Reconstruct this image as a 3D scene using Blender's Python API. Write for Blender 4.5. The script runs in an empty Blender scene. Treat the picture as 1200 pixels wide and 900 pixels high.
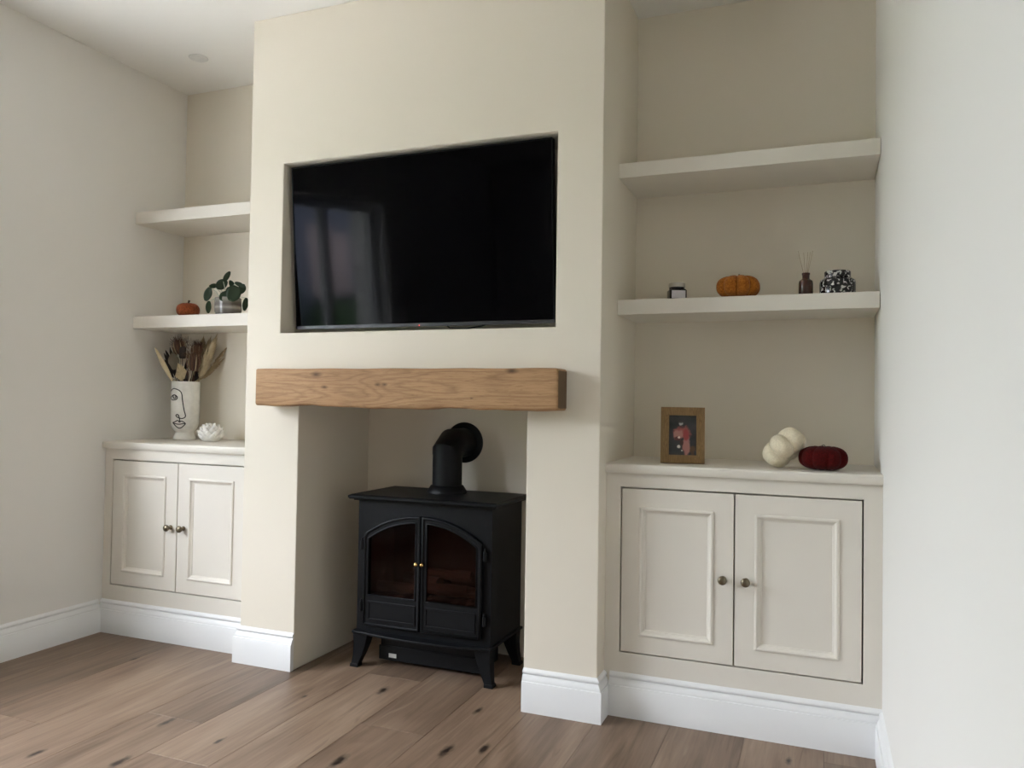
import bpy, bmesh, math, random
from mathutils import Vector, Matrix
random.seed(7)
R = math.radians
scene = bpy.context.scene
col = scene.collection

# ------------------------------------------------------------------ camera
CAM = Vector((2.1949, -2.5737, 1.0702))
yaw, pitch, roll = R(21.5989), R(1.3639), R(0.8666)
fwd = Vector((-math.sin(yaw)*math.cos(pitch), math.cos(yaw)*math.cos(pitch), math.sin(pitch)))
rt = Vector((math.cos(yaw), math.sin(yaw), 0)); up = rt.cross(fwd)
r2 = rt*math.cos(roll) + up*math.sin(roll); u2 = -rt*math.sin(roll) + up*math.cos(roll)
cd = bpy.data.cameras.new('camera'); cam = bpy.data.objects.new('camera', cd); col.objects.link(cam)
cd.sensor_fit = 'HORIZONTAL'; cd.sensor_width = 36.0; cd.lens = 913.5265*36.0/1200.0
cd.clip_start = 0.02
cam.matrix_world = Matrix(((r2.x, u2.x, -fwd.x, CAM.x), (r2.y, u2.y, -fwd.y, CAM.y), (r2.z, u2.z, -fwd.z, CAM.z), (0, 0, 0, 1)))
scene.camera = cam

# ------------------------------------------------------------------ dimensions (metres)
W = 1.5                        # chimney breast: x 0..W, front y = 0
D = 0.522                      # back wall of alcoves and fireplace
LX, RX = -0.8625, 2.3759       # left and right walls
H = 2.636                      # ceiling
REAR = -4.6
O1, O2, OZ = 0.2657, 1.2353, 1.10          # fireplace opening
N0, N1, T0, T1, ND = 0.1676, 1.3346, 1.336, 2.0247, 0.19   # television niche
CL, CR = 0.0822, 0.0936        # cabinet faces
ZS = 0.1467                    # skirting height
DY0, DY1, DZ0, DZ1 = -2.49, -0.60, 0.62, 2.12   # garden window opening in the left wall

# ------------------------------------------------------------------ world, daylight, exposure
world = bpy.data.worlds.new('overcast_sky'); scene.world = world; world.use_nodes = True
bg = world.node_tree.nodes['Background']
bg.inputs[0].default_value = (0.905, 0.93, 1.035, 1); bg.inputs[1].default_value = 9.0
pl = bpy.data.lights.new('window_daylight_portal', 'AREA'); pl.shape = 'RECTANGLE'
pl.size = DZ1 - DZ0; pl.size_y = DY1 - DY0
pl.cycles.is_portal = True
po = bpy.data.objects.new('window_daylight_portal', pl); col.objects.link(po)
po.location = (LX - 0.02, (DY0 + DY1)/2, (DZ0 + DZ1)/2); po.rotation_euler = (0, R(-90), 0)
scene.view_settings.view_transform = 'Standard'; scene.view_settings.look = 'None'
scene.view_settings.gamma = 1.0; scene.view_settings.use_curve_mapping = False
scene.view_settings.exposure = 1.53
try:
    scene.cycles.diffuse_bounces = 8; scene.cycles.max_bounces = 14
except Exception:
    pass

# ------------------------------------------------------------------ material helpers
MATS = {}
def nodes(name):
    m = bpy.data.materials.new(name); m.use_nodes = True; MATS[name] = m
    nt = m.node_tree; return m, nt, nt.nodes['Principled BSDF'], nt.links
def setp(b, color=None, rough=0.5, metal=0.0, spec=0.5, **kw):
    if color: b.inputs['Base Color'].default_value = (*color, 1)
    b.inputs['Roughness'].default_value = rough; b.inputs['Metallic'].default_value = metal
    b.inputs['Specular IOR Level'].default_value = spec
    for k, v in kw.items(): b.inputs[k].default_value = v
def noise(nt, scale, detail=4, rough=0.5, dist=0.0, vec=None):
    n = nt.nodes.new('ShaderNodeTexNoise'); n.inputs['Scale'].default_value = scale
    n.inputs['Detail'].default_value = detail; n.inputs['Roughness'].default_value = rough; n.inputs['Distortion'].default_value = dist
    if vec: nt.links.new(vec, n.inputs['Vector'])
    return n
def mapping(nt, src, scale=(1, 1, 1), loc=(0, 0, 0), rot=(0, 0, 0)):
    m = nt.nodes.new('ShaderNodeMapping'); m.inputs['Scale'].default_value = scale
    m.inputs['Location'].default_value = loc; m.inputs['Rotation'].default_value = rot
    nt.links.new(src, m.inputs['Vector']); return m.outputs[0]
def ramp(nt, fac, stops):
    r = nt.nodes.new('ShaderNodeValToRGB'); e = r.color_ramp.elements
    while len(e) < len(stops): e.new(0.5)
    for i, (p, c) in enumerate(stops):
        e[i].position = p; e[i].color = (*c, 1)
    nt.links.new(fac, r.inputs[0]); return r.outputs[0]
def bump(nt, b, height, strength=0.2, dist=0.002):
    n = nt.nodes.new('ShaderNodeBump'); n.inputs['Strength'].default_value = strength; n.inputs['Distance'].default_value = dist
    nt.links.new(height, n.inputs['Height']); nt.links.new(n.outputs[0], b.inputs['Normal'])
def mix(nt, fac, a, b, typ='MIX'):
    m = nt.nodes.new('ShaderNodeMix'); m.data_type = 'RGBA'; m.blend_type = typ
    for s, v in ((0, fac), (6, a), (7, b)):
        if isinstance(v, (int, float)): m.inputs[s].default_value = v
        elif isinstance(v, tuple): m.inputs[s].default_value = (*v, 1)
        else: nt.links.new(v, m.inputs[s])
    return m.outputs[2]
def math_node(nt, op, a, b=None):
    m = nt.nodes.new('ShaderNodeMath'); m.operation = op
    for i, v in enumerate((a, b)):
        if v is None: continue
        if isinstance(v, (int, float)): m.inputs[i].default_value = v
        else: nt.links.new(v, m.inputs[i])
    return m.outputs[0]

def paint(name, color, rough=0.6, tex=260, strength=0.08, spec=0.3):
    m, nt, b, L = nodes(name); setp(b, color, rough, spec=spec)
    tc = nt.nodes.new('ShaderNodeNewGeometry')
    n = noise(nt, tex, 3, vec=tc.outputs['Position']); bump(nt, b, n.outputs[0], strength, 0.001)
    lo = noise(nt, 1.3, 2, vec=tc.outputs['Position'])
    c = ramp(nt, lo.outputs[0], [(0.3, tuple(x*0.985 for x in color)), (0.7, color)])
    L.new(c, b.inputs['Base Color'])
    return m
paint('cream_wall', (0.735, 0.68, 0.58), 0.75)
paint('white_wall', (0.775, 0.76, 0.73), 0.75)
paint('ceiling_white', (0.82, 0.81, 0.78), 0.85)
paint('skirting_white', (0.775, 0.78, 0.785), 0.35, 120, 0.04, 0.45)
paint('cabinet_cream', (0.725, 0.685, 0.615), 0.42, 180, 0.05, 0.4)
paint('frame_white', (0.78, 0.78, 0.78), 0.4, 120, 0.03)

def plain(name, color, rough=0.5, metal=0.0, spec=0.5, **kw):
    m, nt, b, L = nodes(name); setp(b, color, rough, metal, spec, **kw)
    tc = nt.nodes.new('ShaderNodeTexCoord'); n = noise(nt, 40, 3, vec=tc.outputs['Object'])
    c = ramp(nt, n.outputs[0], [(0.3, tuple(x*0.88 for x in color)), (0.7, color)]); L.new(c, b.inputs['Base Color'])
    return m
plain('stove_iron', (0.0032, 0.0039, 0.0052), 0.46, 0, 0.22)
plain('stove_inside', (0.085, 0.030, 0.024), 0.8)
plain('log_bark', (0.10, 0.078, 0.065), 0.9)
plain('ember_bed', (0.09, 0.08, 0.075), 0.9)
plain('brass', (0.75, 0.52, 0.20), 0.22, 1.0)
plain('antique_bronze', (0.22, 0.185, 0.13), 0.32, 1.0)
plain('tv_black', (0.002, 0.002, 0.0025), 0.45, 0, 0.12)
plain('tv_metal', (0.06, 0.06, 0.065), 0.35, 0.6)
plain('cable_black', (0.01, 0.01, 0.01), 0.5)
plain('sticker_white', (0.6, 0.6, 0.58), 0.6)
plain('vase_glaze', (0.80, 0.785, 0.74), 0.10, 0, 0.5)
plain('ink_black', (0.012, 0.012, 0.013), 0.4)
plain('lotus_ceramic', (0.86, 0.84, 0.80), 0.45)
plain('dark_gap', (0.02, 0.018, 0.016), 0.9)
plain('plume_cream', (0.56, 0.46, 0.30), 0.9)
plain('plume_tan', (0.46, 0.36, 0.22), 0.9)
plain('dried_brown', (0.085, 0.042, 0.028), 0.85)
plain('dried_rust', (0.17, 0.085, 0.05), 0.85)
plain('dried_dark', (0.018, 0.012, 0.010), 0.8)
plain('dried_sage', (0.14, 0.12, 0.085), 0.85)
plain('dried_straw', (0.42, 0.34, 0.21), 0.85)
plain('leaf_green', (0.014, 0.034, 0.012), 0.38)
plain('leaf_stem', (0.50, 0.52, 0.42), 0.5)
plain('soil', (0.035, 0.025, 0.018), 0.95)
plain('black_glass', (0.006, 0.005, 0.005), 0.12)
plain('label_paper', (0.55, 0.53, 0.55), 0.6)
plain('silver_lid', (0.50, 0.47, 0.42), 0.4, 1.0)
plain('amber_glass', (0.045, 0.014, 0.007), 0.15)
plain('reed_wood', (0.42, 0.33, 0.20), 0.8)
plain('stem_brown', (0.06, 0.035, 0.02), 0.8)
plain('spot_metal', (0.70, 0.70, 0.68), 0.30, 0.25)
plain('spot_lens', (0.05, 0.045, 0.04), 0.3)
plain('house_render', (0.17, 0.19, 0.26), 0.9)
plain('house_roof', (0.12, 0.09, 0.09), 0.9)
plain('house_blind', (0.80, 0.62, 0.60), 0.7)
plain('hedge_green', (0.05, 0.10, 0.035), 0.9)
plain('lawn', (0.10, 0.16, 0.06), 0.95)
plain('paving', (0.66, 0.63, 0.58), 0.9)

# television screen: near-black glossy panel
m, nt, b, L = nodes('tv_screen'); setp(b, (0.0006, 0.0006, 0.0010), 0.07, 0, 0.08)
# red stand-by light
m, nt, b, L = nodes('standby_red'); setp(b, (0.4, 0.02, 0.02), 0.4); b.inputs['Emission Color'].default_value = (1, 0.12, 0.06, 1); b.inputs['Emission Strength'].default_value = 1.0

def thin_glass(name, tint, gloss=0.06, rough=0.03):
    m = bpy.data.materials.new(name); m.use_nodes = True; nt = m.node_tree; MATS[name] = m
    for n in list(nt.nodes): nt.nodes.remove(n)
    out = nt.nodes.new('ShaderNodeOutputMaterial'); t = nt.nodes.new('ShaderNodeBsdfTransparent'); t.inputs[0].default_value = (*tint, 1)
    g = nt.nodes.new('ShaderNodeBsdfGlossy'); g.inputs['Roughness'].default_value = rough
    mx = nt.nodes.new('ShaderNodeMixShader'); mx.inputs[0].default_value = gloss
    nt.links.new(t.outputs[0], mx.inputs[1]); nt.links.new(g.outputs[0], mx.inputs[2]); nt.links.new(mx.outputs[0], out.inputs[0])
thin_glass('window_glass', (0.95, 0.97, 0.96), 0.05)
thin_glass('stove_glass', (0.62, 0.48, 0.44), 0.012, 0.06)

# oak floor boards: grain runs along the board (y), tint differs from board to board
m, nt, b, L = nodes('floor_oak'); setp(b, None, 0.42, spec=0.35)
geo = nt.nodes.new('ShaderNodeNewGeometry'); oi = nt.nodes.new('ShaderNodeObjectInfo')
off = nt.nodes.new('ShaderNodeCombineXYZ'); L.new(math_node(nt, 'MULTIPLY', oi.outputs['Random'], 37.0), off.inputs[1]); L.new(math_node(nt, 'MULTIPLY', oi.outputs['Random'], 11.0), off.inputs[2])
va = nt.nodes.new('ShaderNodeVectorMath'); va.operation = 'ADD'; L.new(geo.outputs['Position'], va.inputs[0]); L.new(off.outputs[0], va.inputs[1])
P = va.outputs[0]
big = noise(nt, 1.0, 4, 0.55, 0.6, mapping(nt, P, (9, 1.3, 3)))
fine = noise(nt, 1.0, 6, 0.6, 0.3, mapping(nt, P, (70, 3.2, 3)))
streak = noise(nt, 1.0, 3, 0.5, 1.2, mapping(nt, P, (26, 2.0, 3)))
base = ramp(nt, big.outputs[0], [(0.30, (0.125, 0.076, 0.048)), (0.5, (0.235, 0.158, 0.108)), (0.70, (0.36, 0.262, 0.192))])
c1 = mix(nt, 0.42, base, ramp(nt, fine.outputs[0], [(0.3, (0.14, 0.09, 0.06)), (0.7, (0.32, 0.228, 0.162))]))
c2 = mix(nt, ramp(nt, streak.outputs[0], [(0.60, (0, 0, 0)), (0.72, (0.55, 0.55, 0.55))]), c1, (0.11, 0.068, 0.044))
c2 = mix(nt, ramp(nt, streak.outputs[0], [(0.26, (0.4, 0.4, 0.4)), (0.36, (0, 0, 0))]), c2, (0.41, 0.31, 0.23))
tint = ramp(nt, oi.outputs['Random'], [(0.0, (0.70, 0.69, 0.67)), (0.5, (0.83, 0.825, 0.815)), (1.0, (0.98, 0.975, 0.965))])
c3 = mix(nt, 1.0, c2, tint, 'MULTIPLY')
# knots, each where it sits in its board: (x, y, size)
KNOTS = [(0.698, -0.04, 1.0), (0.873, -0.584, 1.1), (1.134, -0.396, 1.1), (1.096, -0.073, 0.75), (1.235, -0.336, 0.9), (0.197, -0.571, 0.9),
         (0.454, -0.615, 0.6), (0.471, -0.205, 0.5), (0.291, -0.843, 1.0), (2.111, -0.046, 0.6), (-0.405, -0.148, 0.6), (0.02, -0.9, 0.8), (1.62, -0.7, 0.9), (1.9, -1.1, 1.0), (-0.3, -1.4, 1.0)]
warp = noise(nt, 45, 2, vec=geo.outputs['Position'])
sep = nt.nodes.new('ShaderNodeSeparateXYZ'); L.new(geo.outputs['Position'], sep.inputs[0])
cc = c3
for kx, ky, ks in KNOTS:
    dx = math_node(nt, 'MULTIPLY', math_node(nt, 'SUBTRACT', sep.outputs[0], kx), 1/(0.014*ks))
    dy = math_node(nt, 'MULTIPLY', math_node(nt, 'SUBTRACT', sep.outputs[1], ky), 1/(0.040*ks))
    d2 = math_node(nt, 'ADD', math_node(nt, 'MULTIPLY', dx, dx), math_node(nt, 'MULTIPLY', dy, dy))
    d = math_node(nt, 'ADD', math_node(nt, 'SQRT', d2), math_node(nt, 'MULTIPLY', math_node(nt, 'SUBTRACT', warp.outputs[0], 0.5), 1.2))
    f = nt.nodes.new('ShaderNodeMapRange'); f.inputs[1].default_value = 0.35; f.inputs[2].default_value = 1.3; f.inputs[3].default_value = 0.97; f.inputs[4].default_value = 0.0
    L.new(d, f.inputs[0]); cc = mix(nt, f.outputs[0], cc, (0.022, 0.013, 0.009))
L.new(cc, b.inputs['Base Color']); bump(nt, b, fine.outputs[0], 0.12, 0.001)

# oak beam: rings about an axis nearly parallel to the beam give cathedral grain
def oak(name, dark, mid, light, scale=1.0, axis='x', knots=()):
    m, nt, b, L = nodes(name); setp(b, None, 0.62, spec=0.25)
    tc = nt.nodes.new('ShaderNodeTexCoord'); o = tc.outputs['Object']
    k = lambda a, c: tuple(v*scale for v in ((a, c, c) if axis == 'x' else (c, c, a)))
    wob = noise(nt, 1.0, 2, 0.45, 0.3, mapping(nt, o, k(1.0, 9)))
    rip = noise(nt, 1.0, 3, 0.6, 0.0, mapping(nt, o, k(9, 60)))
    ph = math_node(nt, 'ADD', math_node(nt, 'MULTIPLY', wob.outputs[0], 17.0), math_node(nt, 'MULTIPLY', rip.outputs[0], 1.1))
    tri = math_node(nt, 'ABSOLUTE', math_node(nt, 'SUBTRACT', math_node(nt, 'FRACT', ph), 0.5))
    fine = noise(nt, 1.0, 5, 0.65, 0.2, mapping(nt, o, k(9, 170)))
    pore = noise(nt, 1.0, 2, 0.5, 0.0, mapping(nt, o, k(28, 330)))
    blot = noise(nt, 1.0, 3, 0.5, 0, mapping(nt, o, k(1.6, 8)))
    c = ramp(nt, blot.outputs[0], [(0.3, mid), (0.7, light)])
    c = mix(nt, ramp(nt, tri, [(0.0, (0.42,)*3), (0.30, (0, 0, 0))]), c, dark)
    c = mix(nt, ramp(nt, fine.outputs[0], [(0.45, (0, 0, 0)), (0.80, (0.60,)*3)]), c, dark)
    c = mix(nt, ramp(nt, pore.outputs[0], [(0.60, (0, 0, 0)), (0.72, (0.5,)*3)]), c, dark)
    if knots:
        sp = nt.nodes.new('ShaderNodeSeparateXYZ'); L.new(o, sp.inputs[0])
        for kx, kz, ks in knots:
            dx = math_node(nt, 'MULTIPLY', math_node(nt, 'SUBTRACT', sp.outputs[0], kx), 1/(0.022*ks))
            dz = math_node(nt, 'MULTIPLY', math_node(nt, 'SUBTRACT', sp.outputs[2], kz), 1/(0.010*ks))
            d = math_node(nt, 'SQRT', math_node(nt, 'ADD', math_node(nt, 'MULTIPLY', dx, dx), math_node(nt, 'MULTIPLY', dz, dz)))
            d = math_node(nt, 'ADD', d, math_node(nt, 'MULTIPLY', math_node(nt, 'SUBTRACT', rip.outputs[0], 0.5), 1.6))
            f = nt.nodes.new('ShaderNodeMapRange'); f.inputs[1].default_value = 0.1; f.inputs[2].default_value = 1.5; f.inputs[3].default_value = 0.85; f.inputs[4].default_value = 0.0
            L.new(d, f.inputs[0]); c = mix(nt, f.outputs[0], c, (0.07, 0.04, 0.022))
    L.new(c, b.inputs['Base Color']); bump(nt, b, fine.outputs[0], 0.25, 0.001)
oak('mantel_oak', (0.18, 0.092, 0.042), (0.36, 0.205, 0.102), (0.47, 0.287, 0.152), 1.0, 'x', [(-0.34, 0.122, 1.0), (-0.07, 0.085, 0.5), (-0.04, 0.086, 0.5), (0.31, 0.04, 0.28), (-0.30, 0.075, 0.6), (0.46, 0.135, 0.9)])
oak('mantel_end_grain', (0.07, 0.04, 0.022), (0.13, 0.078, 0.042), (0.17, 0.105, 0.058), 1.0, 'z')
oak('frame_oak', (0.12, 0.068, 0.027), (0.24, 0.148, 0.062), (0.31, 0.20, 0.09), 4.0, 'z')

def knit(name, color, dark, scale=60, rough=0.95, sheen=0.1):
    m, nt, b, L = nodes(name); setp(b, color, rough, spec=0.15); b.inputs['Sheen Weight'].default_value = sheen
    tc = nt.nodes.new('ShaderNodeTexCoord'); n = noise(nt, scale*3, 3, vec=tc.outputs['Object'])
    L.new(ramp(nt, n.outputs[0], [(0.35, dark), (0.65, color)]), b.inputs['Base Color']); bump(nt, b, n.outputs[0], 0.5, 0.001)
knit('knit_orange', (0.43, 0.155, 0.020), (0.25, 0.075, 0.010))
knit('knit_rust', (0.30, 0.075, 0.022), (0.16, 0.035, 0.012))
knit('velvet_red', (0.085, 0.0035, 0.0035), (0.045, 0.002, 0.002), sheen=0.03)
knit('wool_cream', (0.80, 0.72, 0.55), (0.70, 0.62, 0.46))

# black and white mottled jar
m, nt, b, L = nodes('mottled_glass'); setp(b, None, 0.12)
tc = nt.nodes.new('ShaderNodeTexCoord'); n = noise(nt, 95, 1.5, 0.5, 0.6, tc.outputs['Object'])
L.new(ramp(nt, n.outputs[0], [(0.545, (0.005, 0.005, 0.006)), (0.60, (0.55, 0.53, 0.51))]), b.inputs['Base Color'])
# grey banded plant pot
m, nt, b, L = nodes('banded_pot'); setp(b, None, 0.18)
tc = nt.nodes.new('ShaderNodeTexCoord'); sp = nt.nodes.new('ShaderNodeSeparateXYZ'); L.new(tc.outputs['Object'], sp.inputs[0])
n = noise(nt, 14, 2, vec=mapping(nt, tc.outputs['Object'], (1, 1, 6)))
z = math_node(nt, 'ADD', math_node(nt, 'MULTIPLY', sp.outputs[2], 11.5), math_node(nt, 'MULTIPLY', math_node(nt, 'SUBTRACT', n.outputs[0], 0.5), 0.18))
L.new(ramp(nt, z, [(0.10, (0.10, 0.09, 0.08)), (0.30, (0.15, 0.135, 0.12)), (0.42, (0.34, 0.315, 0.28)), (0.55, (0.13, 0.115, 0.10)), (0.70, (0.17, 0.155, 0.13)), (0.85, (0.27, 0.25, 0.22))]), b.inputs['Base Color'])

# the printed photograph: someone in a red and pink outfit against a dark ground (soft blots)
m, nt, b, L = nodes('photo_print'); setp(b, None, 0.25)
tc = nt.nodes.new('ShaderNodeTexCoord'); sp = nt.nodes.new('ShaderNodeSeparateXYZ'); L.new(tc.outputs['Object'], sp.inputs[0])
wn = noise(nt, 60, 2, vec=tc.outputs['Object']); c = None
n2 = noise(nt, 25, 2, vec=tc.outputs['Object'])
c = ramp(nt, n2.outputs[0], [(0.3, (0.018, 0.018, 0.020)), (0.7, (0.045, 0.043, 0.045))])
BLOTS = [(0.034, 0.018, 0.010, 0.016, (0.10, 0.05, 0.02)), (0.000, 0.080, 0.028, 0.022, (0.30, 0.085, 0.075)), (-0.014, 0.070, 0.016, 0.018, (0.42, 0.19, 0.16)),
         (0.013, 0.035, 0.012, 0.040, (0.40, 0.17, 0.15)), (0.012, 0.070, 0.010, 0.022, (0.32, 0.05, 0.05)), (-0.016, 0.058, 0.012, 0.008, (0.10, 0.03, 0.025)),
         (-0.012, 0.062, 0.0045, 0.004, (0.75, 0.60, 0.52)), (-0.013, 0.030, 0.006, 0.006, (0.70, 0.66, 0.62)), (-0.003, 0.044, 0.006, 0.010, (0.05, 0.02, 0.015)),
         (-0.006, 0.112, 0.008, 0.007, (0.42, 0.40, 0.38)), (-0.008, 0.117, 0.010, 0.004, (0.05, 0.045, 0.04)), (-0.002, 0.016, 0.003, 0.003, (0.6, 0.55, 0.5))]
for px, pz, rx, rz, cb in BLOTS:
    dx = math_node(nt, 'MULTIPLY', math_node(nt, 'SUBTRACT', sp.outputs[0], px), 1/rx); dz = math_node(nt, 'MULTIPLY', math_node(nt, 'SUBTRACT', sp.outputs[2], pz), 1/rz)
    d = math_node(nt, 'ADD', math_node(nt, 'SQRT', math_node(nt, 'ADD', math_node(nt, 'MULTIPLY', dx, dx), math_node(nt, 'MULTIPLY', dz, dz))), math_node(nt, 'MULTIPLY', math_node(nt, 'SUBTRACT', wn.outputs[0], 0.5), 1.3))
    f = nt.nodes.new('ShaderNodeMapRange'); f.inputs[1].default_value = 0.75; f.inputs[2].default_value = 1.1; f.inputs[3].default_value = 1.0; f.inputs[4].default_value = 0.0
    L.new(d, f.inputs[0]); c = mix(nt, f.outputs[0], c, cb)
L.new(c, b.inputs['Base Color'])

# ------------------------------------------------------------------ mesh helpers
class MB:
    def __init__(s): s.v = []; s.f = []
    def add(s, vs, fs):
        o = len(s.v); s.v += [tuple(p) for p in vs]; s.f += [tuple(i + o for i in f) for f in fs]; return s
    def box(s, x0, x1, y0, y1, z0, z1):
        vs = [(x, y, z) for z in (z0, z1) for y in (y0, y1) for x in (x0, x1)]
        return s.add(vs, [(0, 2, 3, 1), (4, 5, 7, 6), (0, 1, 5, 4), (2, 6, 7, 3), (0, 4, 6, 2), (1, 3, 7, 5)])
    def cells(s, xs, ys, zs, full):
        """blocks on a grid; only outer faces are kept. full(i, j, k) says whether a cell is solid"""
        nx, ny, nz = len(xs)-1, len(ys)-1, len(zs)-1
        F = lambda i, j, k: 0 <= i < nx and 0 <= j < ny and 0 <= k < nz and full(i, j, k)
        idx = {}; vs = []; fs = []
        def V(i, j, k):
            if (i, j, k) not in idx: idx[(i, j, k)] = len(vs); vs.append((xs[i], ys[j], zs[k]))
            return idx[(i, j, k)]
        for i in range(nx):
            for j in range(ny):
                for k in range(nz):
                    if not F(i, j, k): continue
                    if not F(i-1, j, k): fs.append((V(i,j,k), V(i,j,k+1), V(i,j+1,k+1), V(i,j+1,k)))
                    if not F(i+1, j, k): fs.append((V(i+1,j,k), V(i+1,j+1,k), V(i+1,j+1,k+1), V(i+1,j,k+1)))
                    if not F(i, j-1, k): fs.append((V(i,j,k), V(i+1,j,k), V(i+1,j,k+1), V(i,j,k+1)))
                    if not F(i, j+1, k): fs.append((V(i,j+1,k), V(i,j+1,k+1), V(i+1,j+1,k+1), V(i+1,j+1,k)))
                    if not F(i, j, k-1): fs.append((V(i,j,k), V(i,j+1,k), V(i+1,j+1,k), V(i+1,j,k)))
                    if not F(i, j, k+1): fs.append((V(i,j,k+1), V(i+1,j,k+1), V(i+1,j+1,k+1), V(i,j+1,k+1)))
        return s.add(vs, fs)
    def quads(s, qs, y0, y1):
        """plates in the xz plane (quads share corners) extruded from y0 (front) to y1"""
        idx = {}; pts = []
        def V(p):
            k = (round(p[0], 5), round(p[1], 5))
            if k not in idx: idx[k] = len(pts); pts.append(k)
            return idx[k]
        Q = [[V(p) for p in q] for q in qs]; n = len(pts); cnt = {}
        for q in Q:
            for a, b_ in zip(q, q[1:]+q[:1]): cnt[frozenset((a, b_))] = cnt.get(frozenset((a, b_)), 0) + 1
        vs = [(x, y0, z) for x, z in pts] + [(x, y1, z) for x, z in pts]
        fs = [tuple(q) for q in Q] + [tuple(i+n for i in reversed(q)) for q in Q]
        for q in Q:
            for a, b_ in zip(q, q[1:]+q[:1]):
                if a != b_ and cnt[frozenset((a, b_))] == 1: fs.append((b_, a, a+n, b_+n))
        return s.add(vs, fs)
    def lathe(s, prof, c=(0, 0, 0), seg=32, M=None):
        vs = []; fs = []; n = len(prof)
        for i in range(seg):
            a = 2*math.pi*i/seg
            for r, z in prof: vs.append(Vector((r*math.cos(a), r*math.sin(a), z)))
        if M: vs = [M @ v for v in vs]
        vs = [v + Vector(c) for v in vs]
        for i in range(seg):
            j = (i+1) % seg
            for k in range(n-1): fs.append((i*n+k, j*n+k, j*n+k+1, i*n+k+1))
        if prof[0][0] > 1e-6: fs.append(tuple(reversed([i*n for i in range(seg)])))
        if prof[-1][0] > 1e-6: fs.append(tuple(i*n+n-1 for i in range(seg)))
        return s.add(vs, fs)
    def tube(s, pts, rad, seg=8, cap=True):
        pts = [Vector(p) for p in pts]; n = len(pts)
        rad = [rad]*n if isinstance(rad, (int, float)) else rad
        t0 = (pts[1]-pts[0]).normalized(); ref = Vector((0, 0, 1)) if abs(t0.z) < 0.9 else Vector((1, 0, 0))
        u = t0.cross(ref).normalized(); vs = []; fs = []
        for i in range(n):
            a = (pts[i]-pts[i-1]).normalized() if i else t0
            b_ = (pts[i+1]-pts[i]).normalized() if i < n-1 else a
            t = (a+b_).normalized() if (a+b_).length > 1e-6 else a
            u = (u - t*u.dot(t)).normalized(); w = t.cross(u)
            cs = max(0.5, t.dot(a)); bend = (b_-a)
            for k in range(seg):
                g = 2*math.pi*k/seg; o = (u*math.cos(g) + w*math.sin(g))*rad[i]
                if bend.length > 1e-4:
                    bd = bend.normalized(); o = o + bd*o.dot(bd)*(1/cs-1)
                vs.append(pts[i]+o)
        for i in range(n-1):
            for k in range(seg):
                l = (k+1) % seg; fs.append((i*seg+k, i*seg+l, (i+1)*seg+l, (i+1)*seg+k))
        if cap: fs += [tuple(reversed(range(seg))), tuple(range((n-1)*seg, n*seg))]
        return s.add(vs, fs)
    def sweep(s, prof, path, z=0.0):
        """profile of (outward distance, height) swept along a floor polyline; outward is to the right of travel; mitred corners"""
        n = len(path); P = [Vector((p[0], p[1], 0)) for p in path]; vs = []; fs = []; m = len(prof)
        for i in range(n):
            d0 = (P[i]-P[i-1]).normalized() if i else (P[1]-P[0]).normalized()
            d1 = (P[i+1]-P[i]).normalized() if i < n-1 else d0
            n0 = Vector((d0.y, -d0.x, 0)); n1 = Vector((d1.y, -d1.x, 0)); b_ = n0+n1; b_ = b_*(2/b_.dot(b_))
            for o, h in prof: vs.append(P[i] + b_*o + Vector((0, 0, z+h)))
        for i in range(n-1):
            for k in range(m):
                l = (k+1) % m; fs.append((i*m+k, (i+1)*m+k, (i+1)*m+l, i*m+l))
        fs += [tuple(range(m)), tuple(reversed(range((n-1)*m, n*m)))]
        return s.add(vs, fs)
    def sphere(s, c, r, seg=16, rings=10, scale=(1, 1, 1)):
        prof = [(max(0.0, r*math.sin(math.pi*i/rings)), -r*math.cos(math.pi*i/rings)) for i in range(rings+1)]
        prof[0] = (0, prof[0][1]); prof[-1] = (0, prof[-1][1])
        return s.lathe(prof, c, seg, Matrix.Diagonal((*scale, 1)).to_3x3())
    def build(s, name, mat, parent=None, origin=None, smooth=False, bevel=0, segs=2, local=False):
        org = Vector(origin) if origin else Vector((0, 0, 0))
        if parent and not local: org = parent.location.copy() if origin is None else org
        me = bpy.data.meshes.new(name)
        me.from_pydata([tuple(Vector(v)-org) if not local else v for v in s.v], [], s.f)
        bm = bmesh.new(); bm.from_mesh(me); bmesh.ops.remove_doubles(bm, verts=bm.verts, dist=1e-6)
        bmesh.ops.recalc_face_normals(bm, faces=bm.faces); bm.to_mesh(me); bm.free(); me.validate()
        me.materials.append(MATS[mat])
        if smooth:
            for p in me.polygons: p.use_smooth = True
        o = bpy.data.objects.new(name, me); col.objects.link(o)
        if parent:
            o.parent = parent
            if origin is not None and not local: o.location = org - parent.location
        else: o.location = org
        if bevel:
            md = o.modifiers.new('soft_edges', 'BEVEL'); md.width = bevel; md.segments = segs; md.limit_method = 'ANGLE'; md.angle_limit = R(40)
            md.harden_normals = False
        if smooth == 'auto':
            try: me.set_sharp_from_angle(angle=R(38))
            except Exception: pass
        return o
def tag(o, label, cat=None, group=None, kind=None):
    o['label'] = label
    if cat: o['category'] = cat
    if group: o['group'] = group
    if kind: o['kind'] = kind
    return o
def thing(name, label, cat, loc, rot=(0, 0, 0), group=None):
    o = bpy.data.objects.new(name, None); col.objects.link(o); o.empty_display_size = 0.05
    o.location = loc; o.rotation_euler = rot; return tag(o, label, cat, group)
def struct(o, label, cat): return tag(o, label, cat, kind='structure')

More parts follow.
